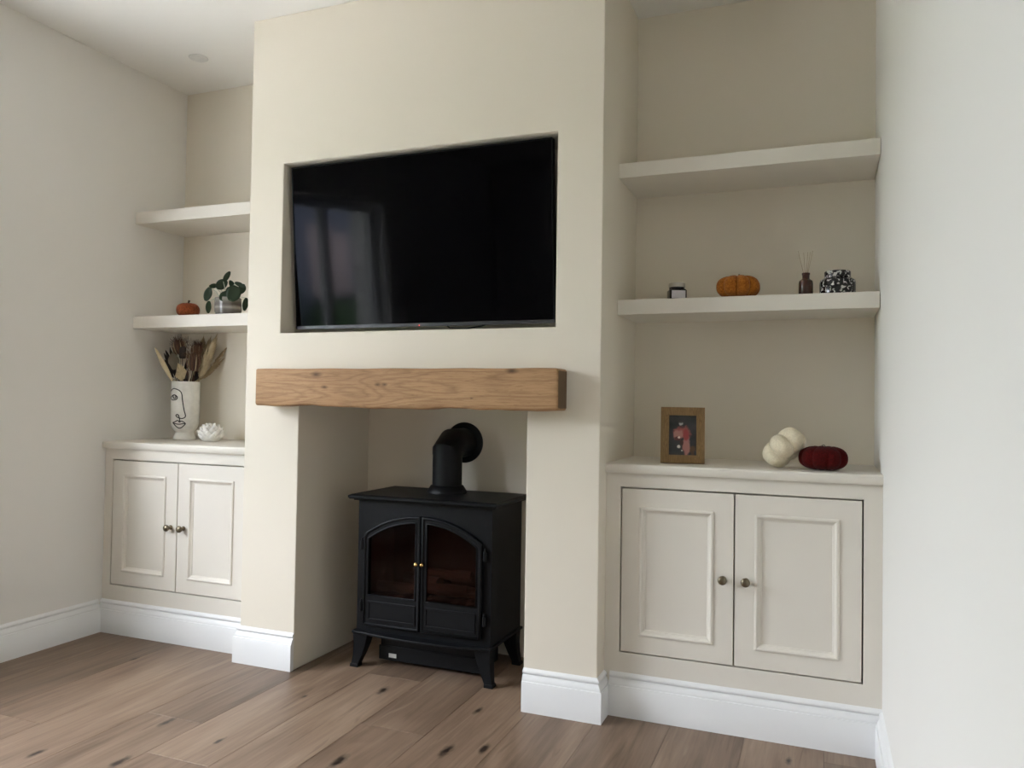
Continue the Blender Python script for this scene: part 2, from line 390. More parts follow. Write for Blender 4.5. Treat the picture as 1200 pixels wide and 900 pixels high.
# ------------------------------------------------------------------ the room
TH = 0.30
mb = MB().cells([LX-TH, LX], [REAR-TH, DY0, DY1, D+TH], [0, DZ0, DZ1, H], lambda i, j, k: not (j == 1 and k == 1))
struct(mb.build('wall_left', 'white_wall'), 'white painted side wall beside the alcove with the dried flowers', 'wall')
struct(MB().box(RX, RX+TH, REAR-TH, D+TH, 0, H).build('wall_right', 'white_wall'), 'white painted side wall beside the alcove with the red pumpkin', 'wall')
struct(MB().box(LX, RX, D, D+TH, 0, H).build('wall_back', 'cream_wall'), 'cream wall at the back of the alcoves and fireplace', 'wall')
struct(MB().box(LX, RX, REAR-TH, REAR, 0, H).build('wall_rear', 'white_wall'), 'plain white wall facing the fireplace across the room', 'wall')
struct(MB().box(LX-TH, RX+TH, REAR-TH, D+TH, H, H+0.12).build('ceiling', 'ceiling_white'), 'plain white ceiling with a recessed spotlight', 'ceiling')
xs = [0, N0, O1, O2, N1, W]; zs = [0, OZ, T0, T1, H]; ys = [0, ND, D]
def breast(i, j, k):
    if k == 0 and i == 2: return False
    if k == 2 and 1 <= i <= 3 and j == 0: return False
    return True
struct(MB().cells(xs, ys, zs, breast).build('wall_chimney_breast', 'cream_wall', bevel=0.004, segs=3), 'cream chimney breast with a fireplace opening and a television recess', 'wall')

# floor: oak boards laid towards the fireplace
fl = MB().box(LX-TH, RX+TH, REAR-TH, D+TH, -0.10, -0.012).build('floor', 'dark_gap'); struct(fl, 'grey-brown oak floor of wide knotty boards', 'floor')
PW = 0.2375; seams = [0.31 + PW*k for k in range(-5, 10)]
ends = {0: -0.763, 1: 0.095, 2: -0.325, -3: -0.745}
for k in range(-5, 9):
    x0 = max(LX, 0.31+PW*k); x1 = min(RX, 0.31+PW*(k+1))
    if x1-x0 < 0.01: continue
    e = ends.get(k, random.uniform(-1.5, 0.3)); cuts = []
    y = e
    while y > REAR: cuts.append(y); y -= 1.9
    y = e + 1.9
    while y < D: cuts.append(y); y += 1.9
    cuts = sorted(set([REAR, D] + [c_ for c_ in cuts if REAR+0.05 < c_ < D-0.05]))
    for y0, y1 in zip(cuts, cuts[1:]):
        g = 0.0004; c = 0.0006; a0, a1, b0, b1 = x0+g, x1-g, y0+g, y1-g
        vs = [(a0, b0, -.012), (a1, b0, -.012), (a1, b1, -.012), (a0, b1, -.012), (a0, b0, -c), (a1, b0, -c), (a1, b1, -c), (a0, b1, -c), (a0+c, b0+c, 0), (a1-c, b0+c, 0), (a1-c, b1-c, 0), (a0+c, b1-c, 0)]
        fs = [(0, 3, 2, 1), (8, 9, 10, 11)] + [(i, (i+1) % 4, (i+1) % 4+4, i+4) for i in range(4)] + [(i+4, (i+1) % 4+4, (i+1) % 4+8, i+8) for i in range(4)]
        MB().add(vs, fs).build('floor_board', 'floor_oak', fl, origin=((x0+x1)/2, (y0+y1)/2, 0))

# skirting boards
SB = 0.0203
SK = [(0, 0), (SB, 0), (SB, 0.1025), (SB-0.0012, 0.1045), (SB-0.0045, 0.1050), (SB-0.0045, 0.1072), (SB-0.0058, 0.1125), (SB-0.0085, 0.1185), (SB-0.0120, 0.1240), (SB-0.0150, 0.1262), (SB-0.0152, 0.1285),
      (SB-0.0115, 0.1295), (SB-0.0100, 0.1325), (SB-0.0105, 0.1370), (SB-0.0130, 0.1405), (SB-0.0175, 0.1440), (0, ZS)]
def skirt(name, path, label):
    o = MB().sweep(SK, path).build(name, 'skirting_white', smooth='auto'); return struct(o, label, 'skirting board')
skirt('baseboard_left', [(LX, REAR), (LX, CL-SB)], 'white skirting board along the white wall next to the face-vase cupboard')
skirt('baseboard_cabinet_left', [(LX, CL), (-SB, CL)], 'white skirting board under the cabinet below the face vase')
skirt('baseboard_pier_left', [(0, CL), (0, 0), (O1, 0)], 'white skirting board wrapped round the pier between vase cabinet and stove')
skirt('baseboard_pier_right', [(O2, 0), (W, 0), (W, CR)], 'white skirting board wrapped round the pier between stove and picture-frame cabinet')
skirt('baseboard_cabinet_right', [(W+SB, CR), (RX, CR)], 'white skirting board under the cabinet below the picture frame')
skirt('baseboard_right', [(RX, CR-SB), (RX, REAR)], 'white skirting board along the white wall next to the picture-frame cupboard')
skirt('baseboard_rear', [(RX, REAR), (LX, REAR)], 'white skirting board along the wall facing the fireplace')

# garden window in the left wall (its daylight lights the room; it mirrors in the television)
d1 = thing('window_1', 'wide white three-light window in the side wall beside the vase alcove', 'window', (LX-0.12, (DY0+DY1)/2, DZ0)); d1['kind'] = 'structure'
FX0, FX1 = LX-0.15, LX-0.08
mb = MB().box(FX0, FX1, DY0, DY0+0.024, DZ0, DZ1).box(FX0, FX1, DY1-0.024, DY1, DZ0, DZ1).box(FX0, FX1, DY0+0.024, DY1-0.024, DZ1-0.024, DZ1).box(FX0, FX1, DY0+0.024, DY1-0.024, DZ0, DZ0+0.024)
mb.build('window_frame', 'frame_white', d1)
DL = (DY1-DY0-0.05)/3
for a, b_ in ((DY0+0.025+DL*q+0.002, DY0+0.025+DL*(q+1)-0.002) for q in range(3)):
    leaf = MB().cells([FX0+0.01, FX1-0.01], [a, a+0.035, b_-0.035, b_], [DZ0+0.027, DZ0+0.062, DZ1-0.062, DZ1-0.027], lambda i, j, k: not (j == 1 and k == 1)).build('casement', 'frame_white', d1)
    MB().box((FX0+FX1)/2-0.004, (FX0+FX1)/2+0.004, a+0.03, b_-0.03, DZ0+0.057, DZ1-0.057).build('pane', 'window_glass', leaf, origin=d1.location).location = (0, 0, 0)
MB().box(FX1, LX+0.03, DY0+0.002, DY1-0.002, DZ0, DZ0+0.022).build('window_sill', 'frame_white', d1, bevel=0.003)

# garden beyond the window
struct(MB().box(-8.0, LX-TH-0.02, -9, 5, -0.25, -0.12).build('ground_patio_bounce', 'paving'), 'unseen pale paving, widened to bounce daylight in through the window', 'paving')  # unseen paving, enlarged and lightened to bounce daylight up into the room
struct(MB().box(-30, -8.0, -40, 25, -0.30, -0.13).build('ground_lawn', 'lawn'), 'green lawn beyond the paving outside', 'lawn')
hs = thing('neighbouring_house', 'blue-grey house beyond the garden with pink blinds, mirrored in the television', 'house', (-11.0, -14.5, -0.13))
MB().box(-13.0, -9.0, -19.5, -10.6, -0.13, 4.4).build('house_wall', 'house_render', hs)
MB().add([(-13.2, -19.7, 4.4), (-8.8, -19.7, 4.4), (-8.8, -10.4, 4.4), (-13.2, -10.4, 4.4), (-11.0, -19.7, 6.0), (-11.0, -10.4, 6.0)], [(0, 3, 5, 4), (1, 4, 5, 2), (0, 4, 1), (3, 2, 5), (0, 1, 2, 3)]).build('house_roof', 'house_roof', hs)
MB().box(-9.06, -8.95, -13.75, -12.9, 1.3, 3.0).build('window_blind', 'house_blind', hs)
MB().box(-9.06, -8.95, -14.40, -13.95, 1.3, 2.8).build('window_blind', 'house_blind', hs)
rgh = random.Random(9); vs = []; fs = []; nh, mh = 40, 16
for i in range(nh+1):
    for k in range(mh):
        g = 2*math.pi*k/mh; rr_ = 1 + rgh.uniform(-0.12, 0.12)
        vs.append((-8.55 + 0.30*rr_*math.copysign(abs(math.cos(g))**0.6, math.cos(g)), -15.2 + 2.8*i/nh + rgh.uniform(-.03, .03), max(-0.13, 0.53 + 0.66*rr_*math.copysign(abs(math.sin(g))**0.6, math.sin(g)))))
for i in range(nh):
    for k in range(mh): fs.append((i*mh+k, i*mh+(k+1) % mh, (i+1)*mh+(k+1) % mh, (i+1)*mh+k))
fs += [tuple(range(mh)), tuple(reversed(range(nh*mh, (nh+1)*mh)))]
tag(MB().add(vs, fs).build('hedge', 'hedge_green', origin=(-8.55, -13.8, -0.13)), 'clipped green hedge in front of the blue-grey house', 'hedge')

vs = []; fs = []; nh, mh = 90, 18  # added unseen hedge: blocks low sky so the right wall gets less daylight
for i in range(nh+1):
    for k in range(mh):
        g = 2*math.pi*k/mh; rr_ = 1 + rgh.uniform(-0.10, 0.10)
        vs.append((-6.6 + 0.55*rr_*math.copysign(abs(math.cos(g))**0.5, math.cos(g)), -8.2 + 14.5*i/nh + rgh.uniform(-.06, .06), max(-0.13, 0.92 + 1.07*(1+(rr_-1)*0.5)*math.copysign(abs(math.sin(g))**0.5, math.sin(g)))))
for i in range(nh):
    for k in range(mh): fs.append((i*mh+k, i*mh+(k+1) % mh, (i+1)*mh+(k+1) % mh, (i+1)*mh+k))
fs += [tuple(range(mh)), tuple(reversed(range(nh*mh, (nh+1)*mh)))]
tag(MB().add(vs, fs).build('hedge', 'hedge_green', origin=(-6.6, -1.0, -0.13)), 'added unseen hedge holding low sky light back from the window', 'hedge')

# ------------------------------------------------------------------ fitted cupboards
def cabinet(x0, x1, yf, split, da, db, zt, label, gap=0.005):
    """x0..x1 between walls, yf face, doors da..split..db, zt top surface"""
    t = thing('alcove_cabinet', label, 'cabinet', ((x0+x1)/2, yf, 0), group='built-in alcove cabinets')
    z0, z1, zc = 0.214, 0.784, zt-0.031
    mb = MB().cells([x0, da, db, x1], [yf, yf+0.055, D], [0, z0, z1, zc], lambda i, j, k: not (i == 1 and j == 0 and k == 1))
    mb.build('face_frame', 'cabinet_cream', t, bevel=0.0015)
    # worktop with rounded nosing
    n = 8; rr = 0.008; yn = yf-0.02; prof = []
    pr_ = [(yn+0.006, zc)] + [(yn+rr-rr*math.cos(a), zt-rr+rr*math.sin(a)) for a in [math.pi/2*i/n for i in range(n+1)]]
    pr_ = [(D, zc), (yn+0.004, zc), (yn, zc+0.006)] + pr_[1:] + [(D, zt)]
    m_ = len(pr_); vs = [(x, y, z) for x in (x0, x1) for y, z in pr_]
    fs = [(k, (k+1) % m_, m_+(k+1) % m_, m_+k) for k in range(m_)] + [tuple(range(m_)), tuple(reversed(range(m_, 2*m_)))]
    MB().add(vs, fs).build('worktop', 'cabinet_cream', t, smooth='auto')
    for a, b_, kx in ((da+gap, split-gap/2, split-0.035), (split+gap/2, db-gap, split+0.038)):
        pa, pb, qa, qb = a+0.068, b_-0.070, z0+0.070, z1-0.072
        dr = MB().cells([a, pa, pb, b_], [yf, yf+0.007, yf+0.021], [z0+gap, qa, qb, z1-gap], lambda i, j, k: not (i == 1 and j == 0 and k == 1)).build('door', 'cabinet_cream', t, bevel=0.001)
        # bolection moulding round the sunk panel
        mp = [(0, 0.0), (0, -0.0035), (0.003, -0.0055), (0.007, -0.006), (0.0105, -0.004), (0.0125, 0.0), (0.016, 0.003), (0.020, 0.0045), (0.021, 0.007), (0, 0.007)]
        pm = len(mp); vs = []; fs = []
        for cx, cz, sx, sz in ((pa-0.006, qa-0.006, 1, 1), (pb+0.006, qa-0.006, -1, 1), (pb+0.006, qb+0.006, -1, -1), (pa-0.006, qb+0.006, 1, -1)):
            for o, h in mp: vs.append((cx+sx*o, yf+h, cz+sz*o))
        for q in range(4):
            r_ = (q+1) % 4
            for k in range(pm):
                l = (k+1) % pm; fs.append((q*pm+k, r_*pm+k, r_*pm+l, q*pm+l))
        MB().add(vs, fs).build('panel_moulding', 'cabinet_cream', dr, origin=t.location).location = (0, 0, 0)
        Mk = Matrix.Rotation(R(90), 3, 'X')
        kb = MB().lathe([(0.0, 0), (0.0105, 0), (0.0105, 0.002), (0.006, 0.004), (0.0052, 0.012), (0.0085, 0.016), (0.0135, 0.021), (0.0150, 0.026), (0.0138, 0.031), (0.009, 0.0345), (0, 0.0355)], (kx, yf, 0.498), 24, Mk)
        k_ = kb.build('knob', 'antique_bronze', dr, origin=t.location, smooth=True); k_.location = (0, 0, 0); k_['label'] = 'antique bronze ball knob'
    return t
cabinet(LX, -0.0005, CL, -0.428, -0.815, -0.050, 0.865, 'cream two-door cupboard below the face vase and dried flowers')
cabinet(W, RX, CR, 1.934, 1.552, 2.3225, 0.864, 'cream two-door cupboard below the picture frame and red pumpkin')

# ------------------------------------------------------------------ floating shelves
def shelf(x0, x1, yf, zb, zt, label):
    # hollow-core shelf: top and bottom boards behind a front lipping, closed as one solid with eased edges
    mb = MB().cells([x0+0.0015, x1-0.0025], [yf, yf+0.018, D], [zb, zb+0.012, zt-0.012, zt], lambda i, j, k: True)
    o = mb.build('floating_shelf', 'cabinet_cream', origin=((x0+x1)/2, D, zb), bevel=0.0015)
    return tag(o, label, 'shelf', 'floating alcove shelves')
SL, SR = 0.2146, 0.2178
shelf(LX, 0, SL, 1.8967, 1.9535, 'empty thick cream shelf above the potted plant')
shelf(LX, 0, SL, 1.3968, 1.4529, 'thick cream shelf carrying the potted plant and small orange pumpkin')
shelf(W, RX, SR, 1.9006, 1.9549, 'empty thick cream shelf above the mottled jar and reed diffuser')
shelf(W, RX, SR, 1.3972, 1.4513, 'thick cream shelf carrying the candle, orange pumpkin, diffuser and mottled jar')

# ------------------------------------------------------------------ oak mantel beam
MX0, MX1, MD, MZ0, MZ1 = 0.1289, 1.3787, 0.098, 1.0429, 1.188
tm = thing('mantel_beam', 'rustic oak beam mantel with a wavy lower edge above the stove', 'mantel', ((MX0+MX1)/2, 0, MZ0))
nx = 64; rc = 0.010; vs = []; fs = []
def wav(x):
    t_ = (x-MX0)
    return 0.006*math.exp(-((t_-0.25)/0.09)**2) + 0.004*math.exp(-((t_-0.86)/0.10)**2) - 0.002*math.exp(-((t_-0.62)/0.2)**2) + 0.0012*math.sin(t_*31+1) + 0.0008*math.sin(t_*57)
prev = None; ring_n = None; xsm = []
for i in range(nx+1):
    x = MX0 + (MX1-MX0)*i/nx; xsm.append(x)
xsm = [MX0, MX0+0.003, MX0+0.008] + xsm[1:-1] + [MX1-0.008, MX1-0.003, MX1]
for x in xsm:
    e_ = min(x-MX0, MX1-x); ins = max(0.0, 0.008-e_); ins = 0.008 - math.sqrt(max(0, 0.008**2-ins**2))
    zb = MZ0 + wav(x) + ins; zt = MZ1 - ins - 0.0008*math.sin(x*23); yf = -MD + ins*0.8 - 0.0008*math.sin(x*17+1)
    ring = [(-0.0005, zb), (-MD*0.5, zb-0.0005)]
    for a in range(5):
        g = math.pi/2*a/4; ring.append((yf+rc-rc*math.sin(g), zb+rc-rc*math.cos(g)))
    ring.append((yf, zb+0.05)); ring.append((yf, zb+0.10))
    for a in range(5):
        g = math.pi/2*a/4; ring.append((yf+0.005-0.005*math.cos(g), zt-0.005+0.005*math.sin(g)))
    ring += [(-MD*0.5, zt), (-0.0005, zt)]
    ring_n = len(ring); vs += [(x, y, z) for y, z in ring]
for i in range(len(xsm)-1):
    for k in range(ring_n-1):
        fs.append((i*ring_n+k, i*ring_n+k+1, (i+1)*ring_n+k+1, (i+1)*ring_n+k))
    fs.append((i*ring_n+ring_n-1, i*ring_n, (i+1)*ring_n, (i+1)*ring_n+ring_n-1))
fs.append(tuple(range(ring_n)))
o = MB().add(vs, fs).build('beam', 'mantel_oak', tm, smooth='auto')
last = (len(xsm)-1)*ring_n
ev = [vs[last+k] for k in range(ring_n)] + [(x-0.004, y, z) for x, y, z in vs[last:last+ring_n]]
ev = [(x+0.0006, y*0.999, z) for x, y, z in ev]
MB().add(ev, [tuple(range(ring_n))] + [(k, (k+1) % ring_n, ring_n+(k+1) % ring_n, ring_n+k) for k in range(ring_n)]).build('end_grain', 'mantel_end_grain', tm)['label'] = 'dark sawn end of the beam'

# ------------------------------------------------------------------ television, tilted forward in its recess
TVW, TVH = 1.116, 0.655
tv = thing('television', 'large black flat-screen television tilted down inside the wall recess', 'television', (0.751, 0.071, 1.357), (R(4.9), 0, 0))
h = TVW/2
MB().box(-h, h, 0.004, 0.030, 0, TVH).box(-0.36, 0.36, 0.030, 0.055, 0.06, 0.40).build('back_case', 'tv_black', tv, local=True, bevel=0.002)
MB().cells([-h, -h+0.005, h-0.005, h], [-0.001, 0.004], [0.0, 0.014, TVH-0.005, TVH], lambda i, j, k: not (i == 1 and k == 1)).build('bezel', 'tv_black', tv, local=True)
MB().box(-h+0.005, h-0.005, 0.001, 0.004, 0.014, TVH-0.005).build('screen', 'tv_screen', tv, local=True)
MB().box(-h, h, -0.003, -0.001, 0.0, 0.0125).build('lower_trim', 'tv_metal', tv, local=True)
MB().lathe([(0, 0), (0.0022, 0), (0.0022, 0.001), (0, 0.0012)], (0.012, -0.003, 0.004), 10, Matrix.Rotation(R(90), 3, 'X')).build('standby_light', 'standby_red', tv, local=True)['label'] = 'tiny red stand-by light'
MB().tube([(0.12, 0.02, 0.0), (0.13, 0.02, -0.008), (0.20, 0.02, -0.012), (0.26, 0.025, -0.004), (0.30, 0.03, 0.01)], 0.0025, 6).build('cable', 'cable_black', tv, local=True, smooth=True)
MB().box(-0.2, 0.2, 0.055, 0.062, 0.10, 0.34).box(-0.03, 0.03, 0.062, 0.095, 0.18, 0.26).build('wall_bracket', 'tv_metal', tv, local=True)

# ------------------------------------------------------------------ stove
SX = 0.7515
st = thing('stove', 'black cast-iron stove with twin arched glass doors and an elbowed flue', 'stove', (SX, 0.29, 0))
def sym(l): return [(2*SX-x, z) for x, z in l]
FY = 0.150   # body front
# arched outlines
def arch(x, half, zs_, zc_):      # z of a segmental arch with rounded shoulder
    t_ = min(1.0, abs(x-SX)/half); return zs_ + (zc_-zs_)*(1-t_**2.2)
AO = lambda x: arch(x, 0.258, 0.535, 0.620)
AI = lambda x: arch(x, 0.240, 0.520, 0.598)
# body shell with an arched firebox opening
xl = [0.458, 0.515] + [0.515 + (0.473)*i/16 for i in range(1, 16)] + [0.988, 1.045]
qs = []
for a, b_ in zip(xl, xl[1:]):
    if a < 0.51 or b_ > 0.99:
        inner = b_ if a < 0.51 else a
        za = [0.147, 0.285, AI(inner), 0.667]
        for k in range(3): qs.append([(a, za[k]), (b_, za[k]), (b_, za[k+1]), (a, za[k+1])])
    else:
        qs.append([(a, 0.147), (b_, 0.147), (b_, 0.285), (a, 0.285)])
        qs.append([(a, AI(a)), (b_, AI(b_)), (b_, 0.667), (a, 0.667)])
mb = MB().quads(qs, FY, FY+0.008)
mb.box(0.458, 0.464, FY+0.008, 0.462, 0.147, 0.667).box(1.039, 1.045, FY+0.008, 0.462, 0.147, 0.667).box(0.464, 1.039, 0.456, 0.462, 0.147, 0.667).box(0.464, 1.039, FY+0.008, 0.456, 0.147, 0.153)
mb.build('body', 'stove_iron', st)
MB().box(0.47, 1.033, 0.40, 0.41, 0.27, 0.64).box(0.47, 1.033, FY+0.01, 0.40, 0.255, 0.27).box(0.47, 0.48, FY+0.01, 0.40, 0.27, 0.64).box(1.023, 1.033, FY+0.01, 0.40, 0.27, 0.64).build('firebox_lining', 'stove_inside', st)['label'] = 'dull red-brown firebox lining'
rng = random.Random(3)
for (lx, ly, lz, ln, ang, rr) in ((0.60, 0.24, 0.31, 0.19, 8, 0.022), (0.68, 0.29, 0.335, 0.20, -25, 0.024), (0.80, 0.25, 0.315, 0.20, 15, 0.023), (0.90, 0.27, 0.31, 0.17, -10, 0.025), (0.76, 0.31, 0.36, 0.26, 4, 0.022), (0.90, 0.32, 0.345, 0.2, 30, 0.02)):
    ca, sa = math.cos(R(ang)), math.sin(R(ang)); pts = []; rad = []
    for i in range(6):
        t_ = (i/5-0.5)*ln; pts.append((lx+t_*ca, ly+t_*sa*0.6, lz+rng.uniform(-.004, .004))); rad.append(rr*rng.uniform(0.85, 1.1))
    MB().tube(pts, rad, 9).build('log', 'log_bark', st, smooth='auto')
vs = []; fs = []; nn = 24
for j in range(9):
    for i in range(nn+1): vs.append((0.485+0.53*i/nn, 0.165+0.22*j/8, 0.272+rng.uniform(0.0, 0.022)))
for j in range(8):
    for i in range(nn): fs.append((j*(nn+1)+i, j*(nn+1)+i+1, (j+1)*(nn+1)+i+1, (j+1)*(nn+1)+i))
MB().add(vs, fs).build('ember_bed', 'ember_bed', st)
# top plate with stepped edge
mb = MB().box(0.442, 1.061, 0.136, 0.468, 0.667, 0.673)
vs = [(0.432, 0.122, 0.673), (1.071, 0.122, 0.673), (1.071, 0.474, 0.673), (0.432, 0.474, 0.673), (0.426, 0.116, 0.679), (1.077, 0.116, 0.679), (1.077, 0.478, 0.679), (0.426, 0.478, 0.679),
      (0.426, 0.116, 0.687), (1.077, 0.116, 0.687), (1.077, 0.478, 0.687), (0.426, 0.478, 0.687), (0.436, 0.127, 0.692), (1.067, 0.127, 0.692), (1.067, 0.470, 0.692), (0.436, 0.470, 0.692)]
fs = [(0, 3, 2, 1), (12, 13, 14, 15)] + [(r*4+i, r*4+(i+1) % 4, r*4+4+(i+1) % 4, r*4+4+i) for r in range(3) for i in range(4)]
mb.add(vs, fs).build('top_plate', 'stove_iron', st)
# bowed base plate
nb = 16; fr = [(0.448 + 0.607*i/nb, 0.128 - 0.030*math.sin(math.pi*i/nb)) for i in range(nb+1)]
out = fr + [(1.055, 0.468), (0.448, 0.468)]; n = len(out)
vs = [(x, y, z) for z in (0.137, 0.147) for x, y in out]
MB().add(vs, [tuple(reversed(range(n))), tuple(range(n, 2*n))] + [(i, (i+1) % n, n+(i+1) % n, n+i) for i in range(n)]).build('base_plate', 'stove_iron', st, bevel=0.002)
# legs
for sx in (-1, 1):
    for yc, oy in ((0.150, -1), (0.435, 1)):
        vs = []; fs = []
        for z, cx, w, dp in ((0.0, 0.294, 0.019, 0.018), (0.012, 0.293, 0.018, 0.017), (0.014, 0.291, 0.016, 0.016), (0.05, 0.280, 0.021, 0.019), (0.09, 0.271, 0.027, 0.023), (0.137, 0.266, 0.034, 0.027)):
            X = SX + sx*cx; Y = yc + oy*(0.294-cx)*-0.35
            vs += [(X-w, Y-dp, z), (X+w, Y-dp, z), (X+w, Y+dp, z), (X-w, Y+dp, z)]
        for r_ in range(5):
            for i in range(4): fs.append((r_*4+i, r_*4+(i+1) % 4, r_*4+4+(i+1) % 4, r_*4+4+i))
        fs += [(3, 2, 1, 0), (20, 21, 22, 23)]
        MB().add(vs, fs).build('leg', 'stove_iron', st, bevel=0.002)
# doors
for sx in (-1, 1):
    fx = (lambda x: x) if sx < 0 else (lambda x: 2*SX-x)
    x0, x1, i0, i1, zb, zg = 0.4935, 0.7490, 0.514, 0.728, 0.172, 0.293
    cols = [x0, 0.500, 0.507, i0] + [i0+(i1-i0)*k/10 for k in range(1, 10)] + [i1, 0.738, x1]
    zi = lambda x: AI(min(max(x, i0), i1)) - 0.004
    qs = []
    for a, b_ in zip(cols, cols[1:]):
        ta, tb = AO(a), AO(b_)
        lev = [(zb, zb), (zg, zg), (zi(a), zi(b_)), (ta, tb)]
        for k in range(3):
            if k == 1 and a >= i0-1e-6 and b_ <= i1+1e-6: continue
            q = [(fx(a), lev[k][0]), (fx(b_), lev[k][1]), (fx(b_), lev[k+1][1]), (fx(a), lev[k+1][0])]
            qs.append(q)
    dr = MB().quads(qs, FY-0.014, FY).build('door', 'stove_iron', st, bevel=0.0015)
    # raised rim along the outline
    def rim(pl_, r_, nm):
        o_ = MB().tube([(fx(x), FY-0.014, z) for x, z in pl_], r_, 8).build(nm, 'stove_iron', dr, origin=st.location, smooth=True); o_.location = (0, 0, 0); return o_
    k0 = [c_ for c_ in cols]
    outer = [(x0+0.005, zb+0.005)] + [(x0+0.005, z) for z in (0.3, 0.45, 0.525)] + [(max(c_, x0+0.005), AO(c_)-0.006) for c_ in cols[2:-1]] + [(x1-0.005, AO(x1)-0.006)] + [(x1-0.005, zb+0.005), (x0+0.005, zb+0.005)]
    rim(outer, 0.0055, 'rim')
    inner = [(i0, zg), (i0, zi(i0))] + [(c_, zi(c_)) for c_ in cols[4:-3]] + [(i1, zi(i1)), (i1, zg), (i0, zg)]
    rim(inner, 0.003, 'glass_bead')
    o_ = MB().cells([min(fx(x0+0.022), fx(x1-0.018)), min(fx(x0+0.030), fx(x1-0.026)), max(fx(x0+0.030), fx(x1-0.026)), max(fx(x0+0.022), fx(x1-0.018))], [FY-0.0175, FY-0.013], [zb+0.022, zb+0.030, zg-0.030, zg-0.022], lambda i, j, k: not (i == 1 and k == 1)).build('lower_panel_bead', 'stove_iron', dr, origin=st.location, bevel=0.001); o_.location = (0, 0, 0)
    gq = []
    for a, b_ in zip(cols, cols[1:]):
        if a >= i0-1e-6 and b_ <= i1+1e-6: gq.append([(fx(a), zg-0.002), (fx(b_), zg-0.002), (fx(b_), zi(b_)+0.002), (fx(a), zi(a)+0.002)])
    o_ = MB().quads(gq, FY-0.006, FY-0.003).build('glass', 'stove_glass', dr, origin=st.location); o_.location = (0, 0, 0)
    o_ = MB().lathe([(0, 0), (0.004, 0), (0.0035, 0.008), (0.006, 0.011), (0.0085, 0.016), (0.0085, 0.019), (0.005, 0.024), (0, 0.025)], (fx(0.7385), FY-0.014, 0.436), 18, Matrix.Rotation(R(90), 3, 'X')).build('knob', 'brass', dr, origin=st.location, smooth=True); o_.location = (0, 0, 0); o_['label'] = 'small bright brass knob'
    for hz in (0.490, 0.245):
        o_ = MB().lathe([(0, -0.022), (0.004, -0.022), (0.0075, -0.018), (0.0075, 0.014), (0.005, 0.017), (0.0035, 0.019), (0.005, 0.023), (0.003, 0.027), (0, 0.028)], (fx(0.482), FY-0.009, hz), 12).build('hinge', 'stove_iron', st, smooth='auto')
# flue
FLY = 0.355
MB().lathe([(0, 0.692), (0.083, 0.692), (0.083, 0.699), (0.077, 0.708), (0.068, 0.722), (0.0635, 0.724), (0, 0.724)], (SX, FLY, 0), 40).build('flue_collar', 'stove_iron', st, smooth='auto')
MB().tube([(SX, FLY, 0.70), (SX, FLY, 0.856)], 0.0615, 40).build('flue_pipe', 'stove_iron', st, smooth='auto')
MB().tube([(SX, FLY, 0.850), (SX, FLY, 0.862), (SX, FLY+0.045, 0.893), (SX, D-0.004, 0.893)], 0.063, 40).build('flue_elbow', 'stove_iron', st, smooth='auto')
MB().lathe([(0, 0), (0.088, 0), (0.088, 0.006), (0.080, 0.012), (0, 0.012)], (SX, D-0.001, 0.893), 40, Matrix.Rotation(R(90), 3, 'X')).build('wall_flange', 'stove_iron', st, smooth='auto')
# heater box slung under the body, with a small white sticker
MB().box(0.53, 0.975, 0.22, 0.40, 0.018, 0.137).box(0.525, 0.98, 0.214, 0.22, 0.018, 0.075).build('heater_box', 'stove_iron', st, bevel=0.002)
MB().box(0.572, 0.606, 0.2128, 0.214, 0.030, 0.046).build('sticker', 'sticker_white', st)['label'] = 'small white sticker under the stove'

# ------------------------------------------------------------------ recessed ceiling spotlight
sp_ = thing('recessed_spotlight', 'small round recessed spotlight, switched off, in the white ceiling', 'spotlight', (-0.478, 0.192, H))
MB().lathe([(0.026, H-0.0045), (0.040, H-0.004), (0.043, H-0.0015), (0.043, H-0.0002), (0.026, H-0.0002)], (-0.478, 0.192, 0), 36).build('rim', 'spot_metal', sp_, smooth='auto')
MB().lathe([(0, H-0.0010), (0.026, H-0.0022), (0.026, H-0.0004), (0, H-0.0004)], (-0.478, 0.192, 0), 30).build('lens', 'spot_lens', sp_, smooth='auto')

# ------------------------------------------------------------------ pumpkins
def pumpkin_mesh(Rr, hh, lobes, depth, ribs=0, seg=120, rings=26, dip=0.25, sq=0.75, lp=0.6):
    vs = []; fs = []
    for j in range(rings+1):
        ph = math.pi*j/rings; s_, c_ = math.sin(ph), math.cos(ph)
        rr = Rr*(abs(s_)**sq); zz = -(hh/2)*(abs(c_)**0.8)*(1 if c_ > 0 else -1)
        zz *= (1 - dip*max(0, 1-(rr/(Rr*0.45)))**1.2)
        for i in range(seg):
            a = 2*math.pi*i/seg; lo = abs(math.sin(lobes*a/2))**lp
            k = 1 - depth*(1-lo) - (0.012*(0.5+0.5*math.cos(ribs*a)) if ribs else 0)
            vs.append((rr*k*math.cos(a), rr*k*math.sin(a), hh/2+zz*(1-0.35*depth*(1-lo))))
    for j in range(rings):
        for i in range(seg):
            l = (i+1) % seg; fs.append((j*seg+i, j*seg+l, (j+1)*seg+l, (j+1)*seg+i))
    return MB().add(vs, fs)
def stalk(parent, hh, r_, ln, lean=0.2, mat='stem_brown', name='stalk'):
    MB().tube([(0, 0, hh-0.012), (0.001, 0, hh), (lean*ln*0.5, 0, hh+ln*0.6), (lean*ln*1.4, 0, hh+ln)], [r_*1.5, r_*1.1, r_*0.9, r_], 8).build(name, mat, parent, local=True, smooth=True)
p1 = thing('knitted_pumpkin', 'plump orange ribbed knitted pumpkin between the candle and the diffuser', 'pumpkin', (1.921, 0.285, 1.4513))
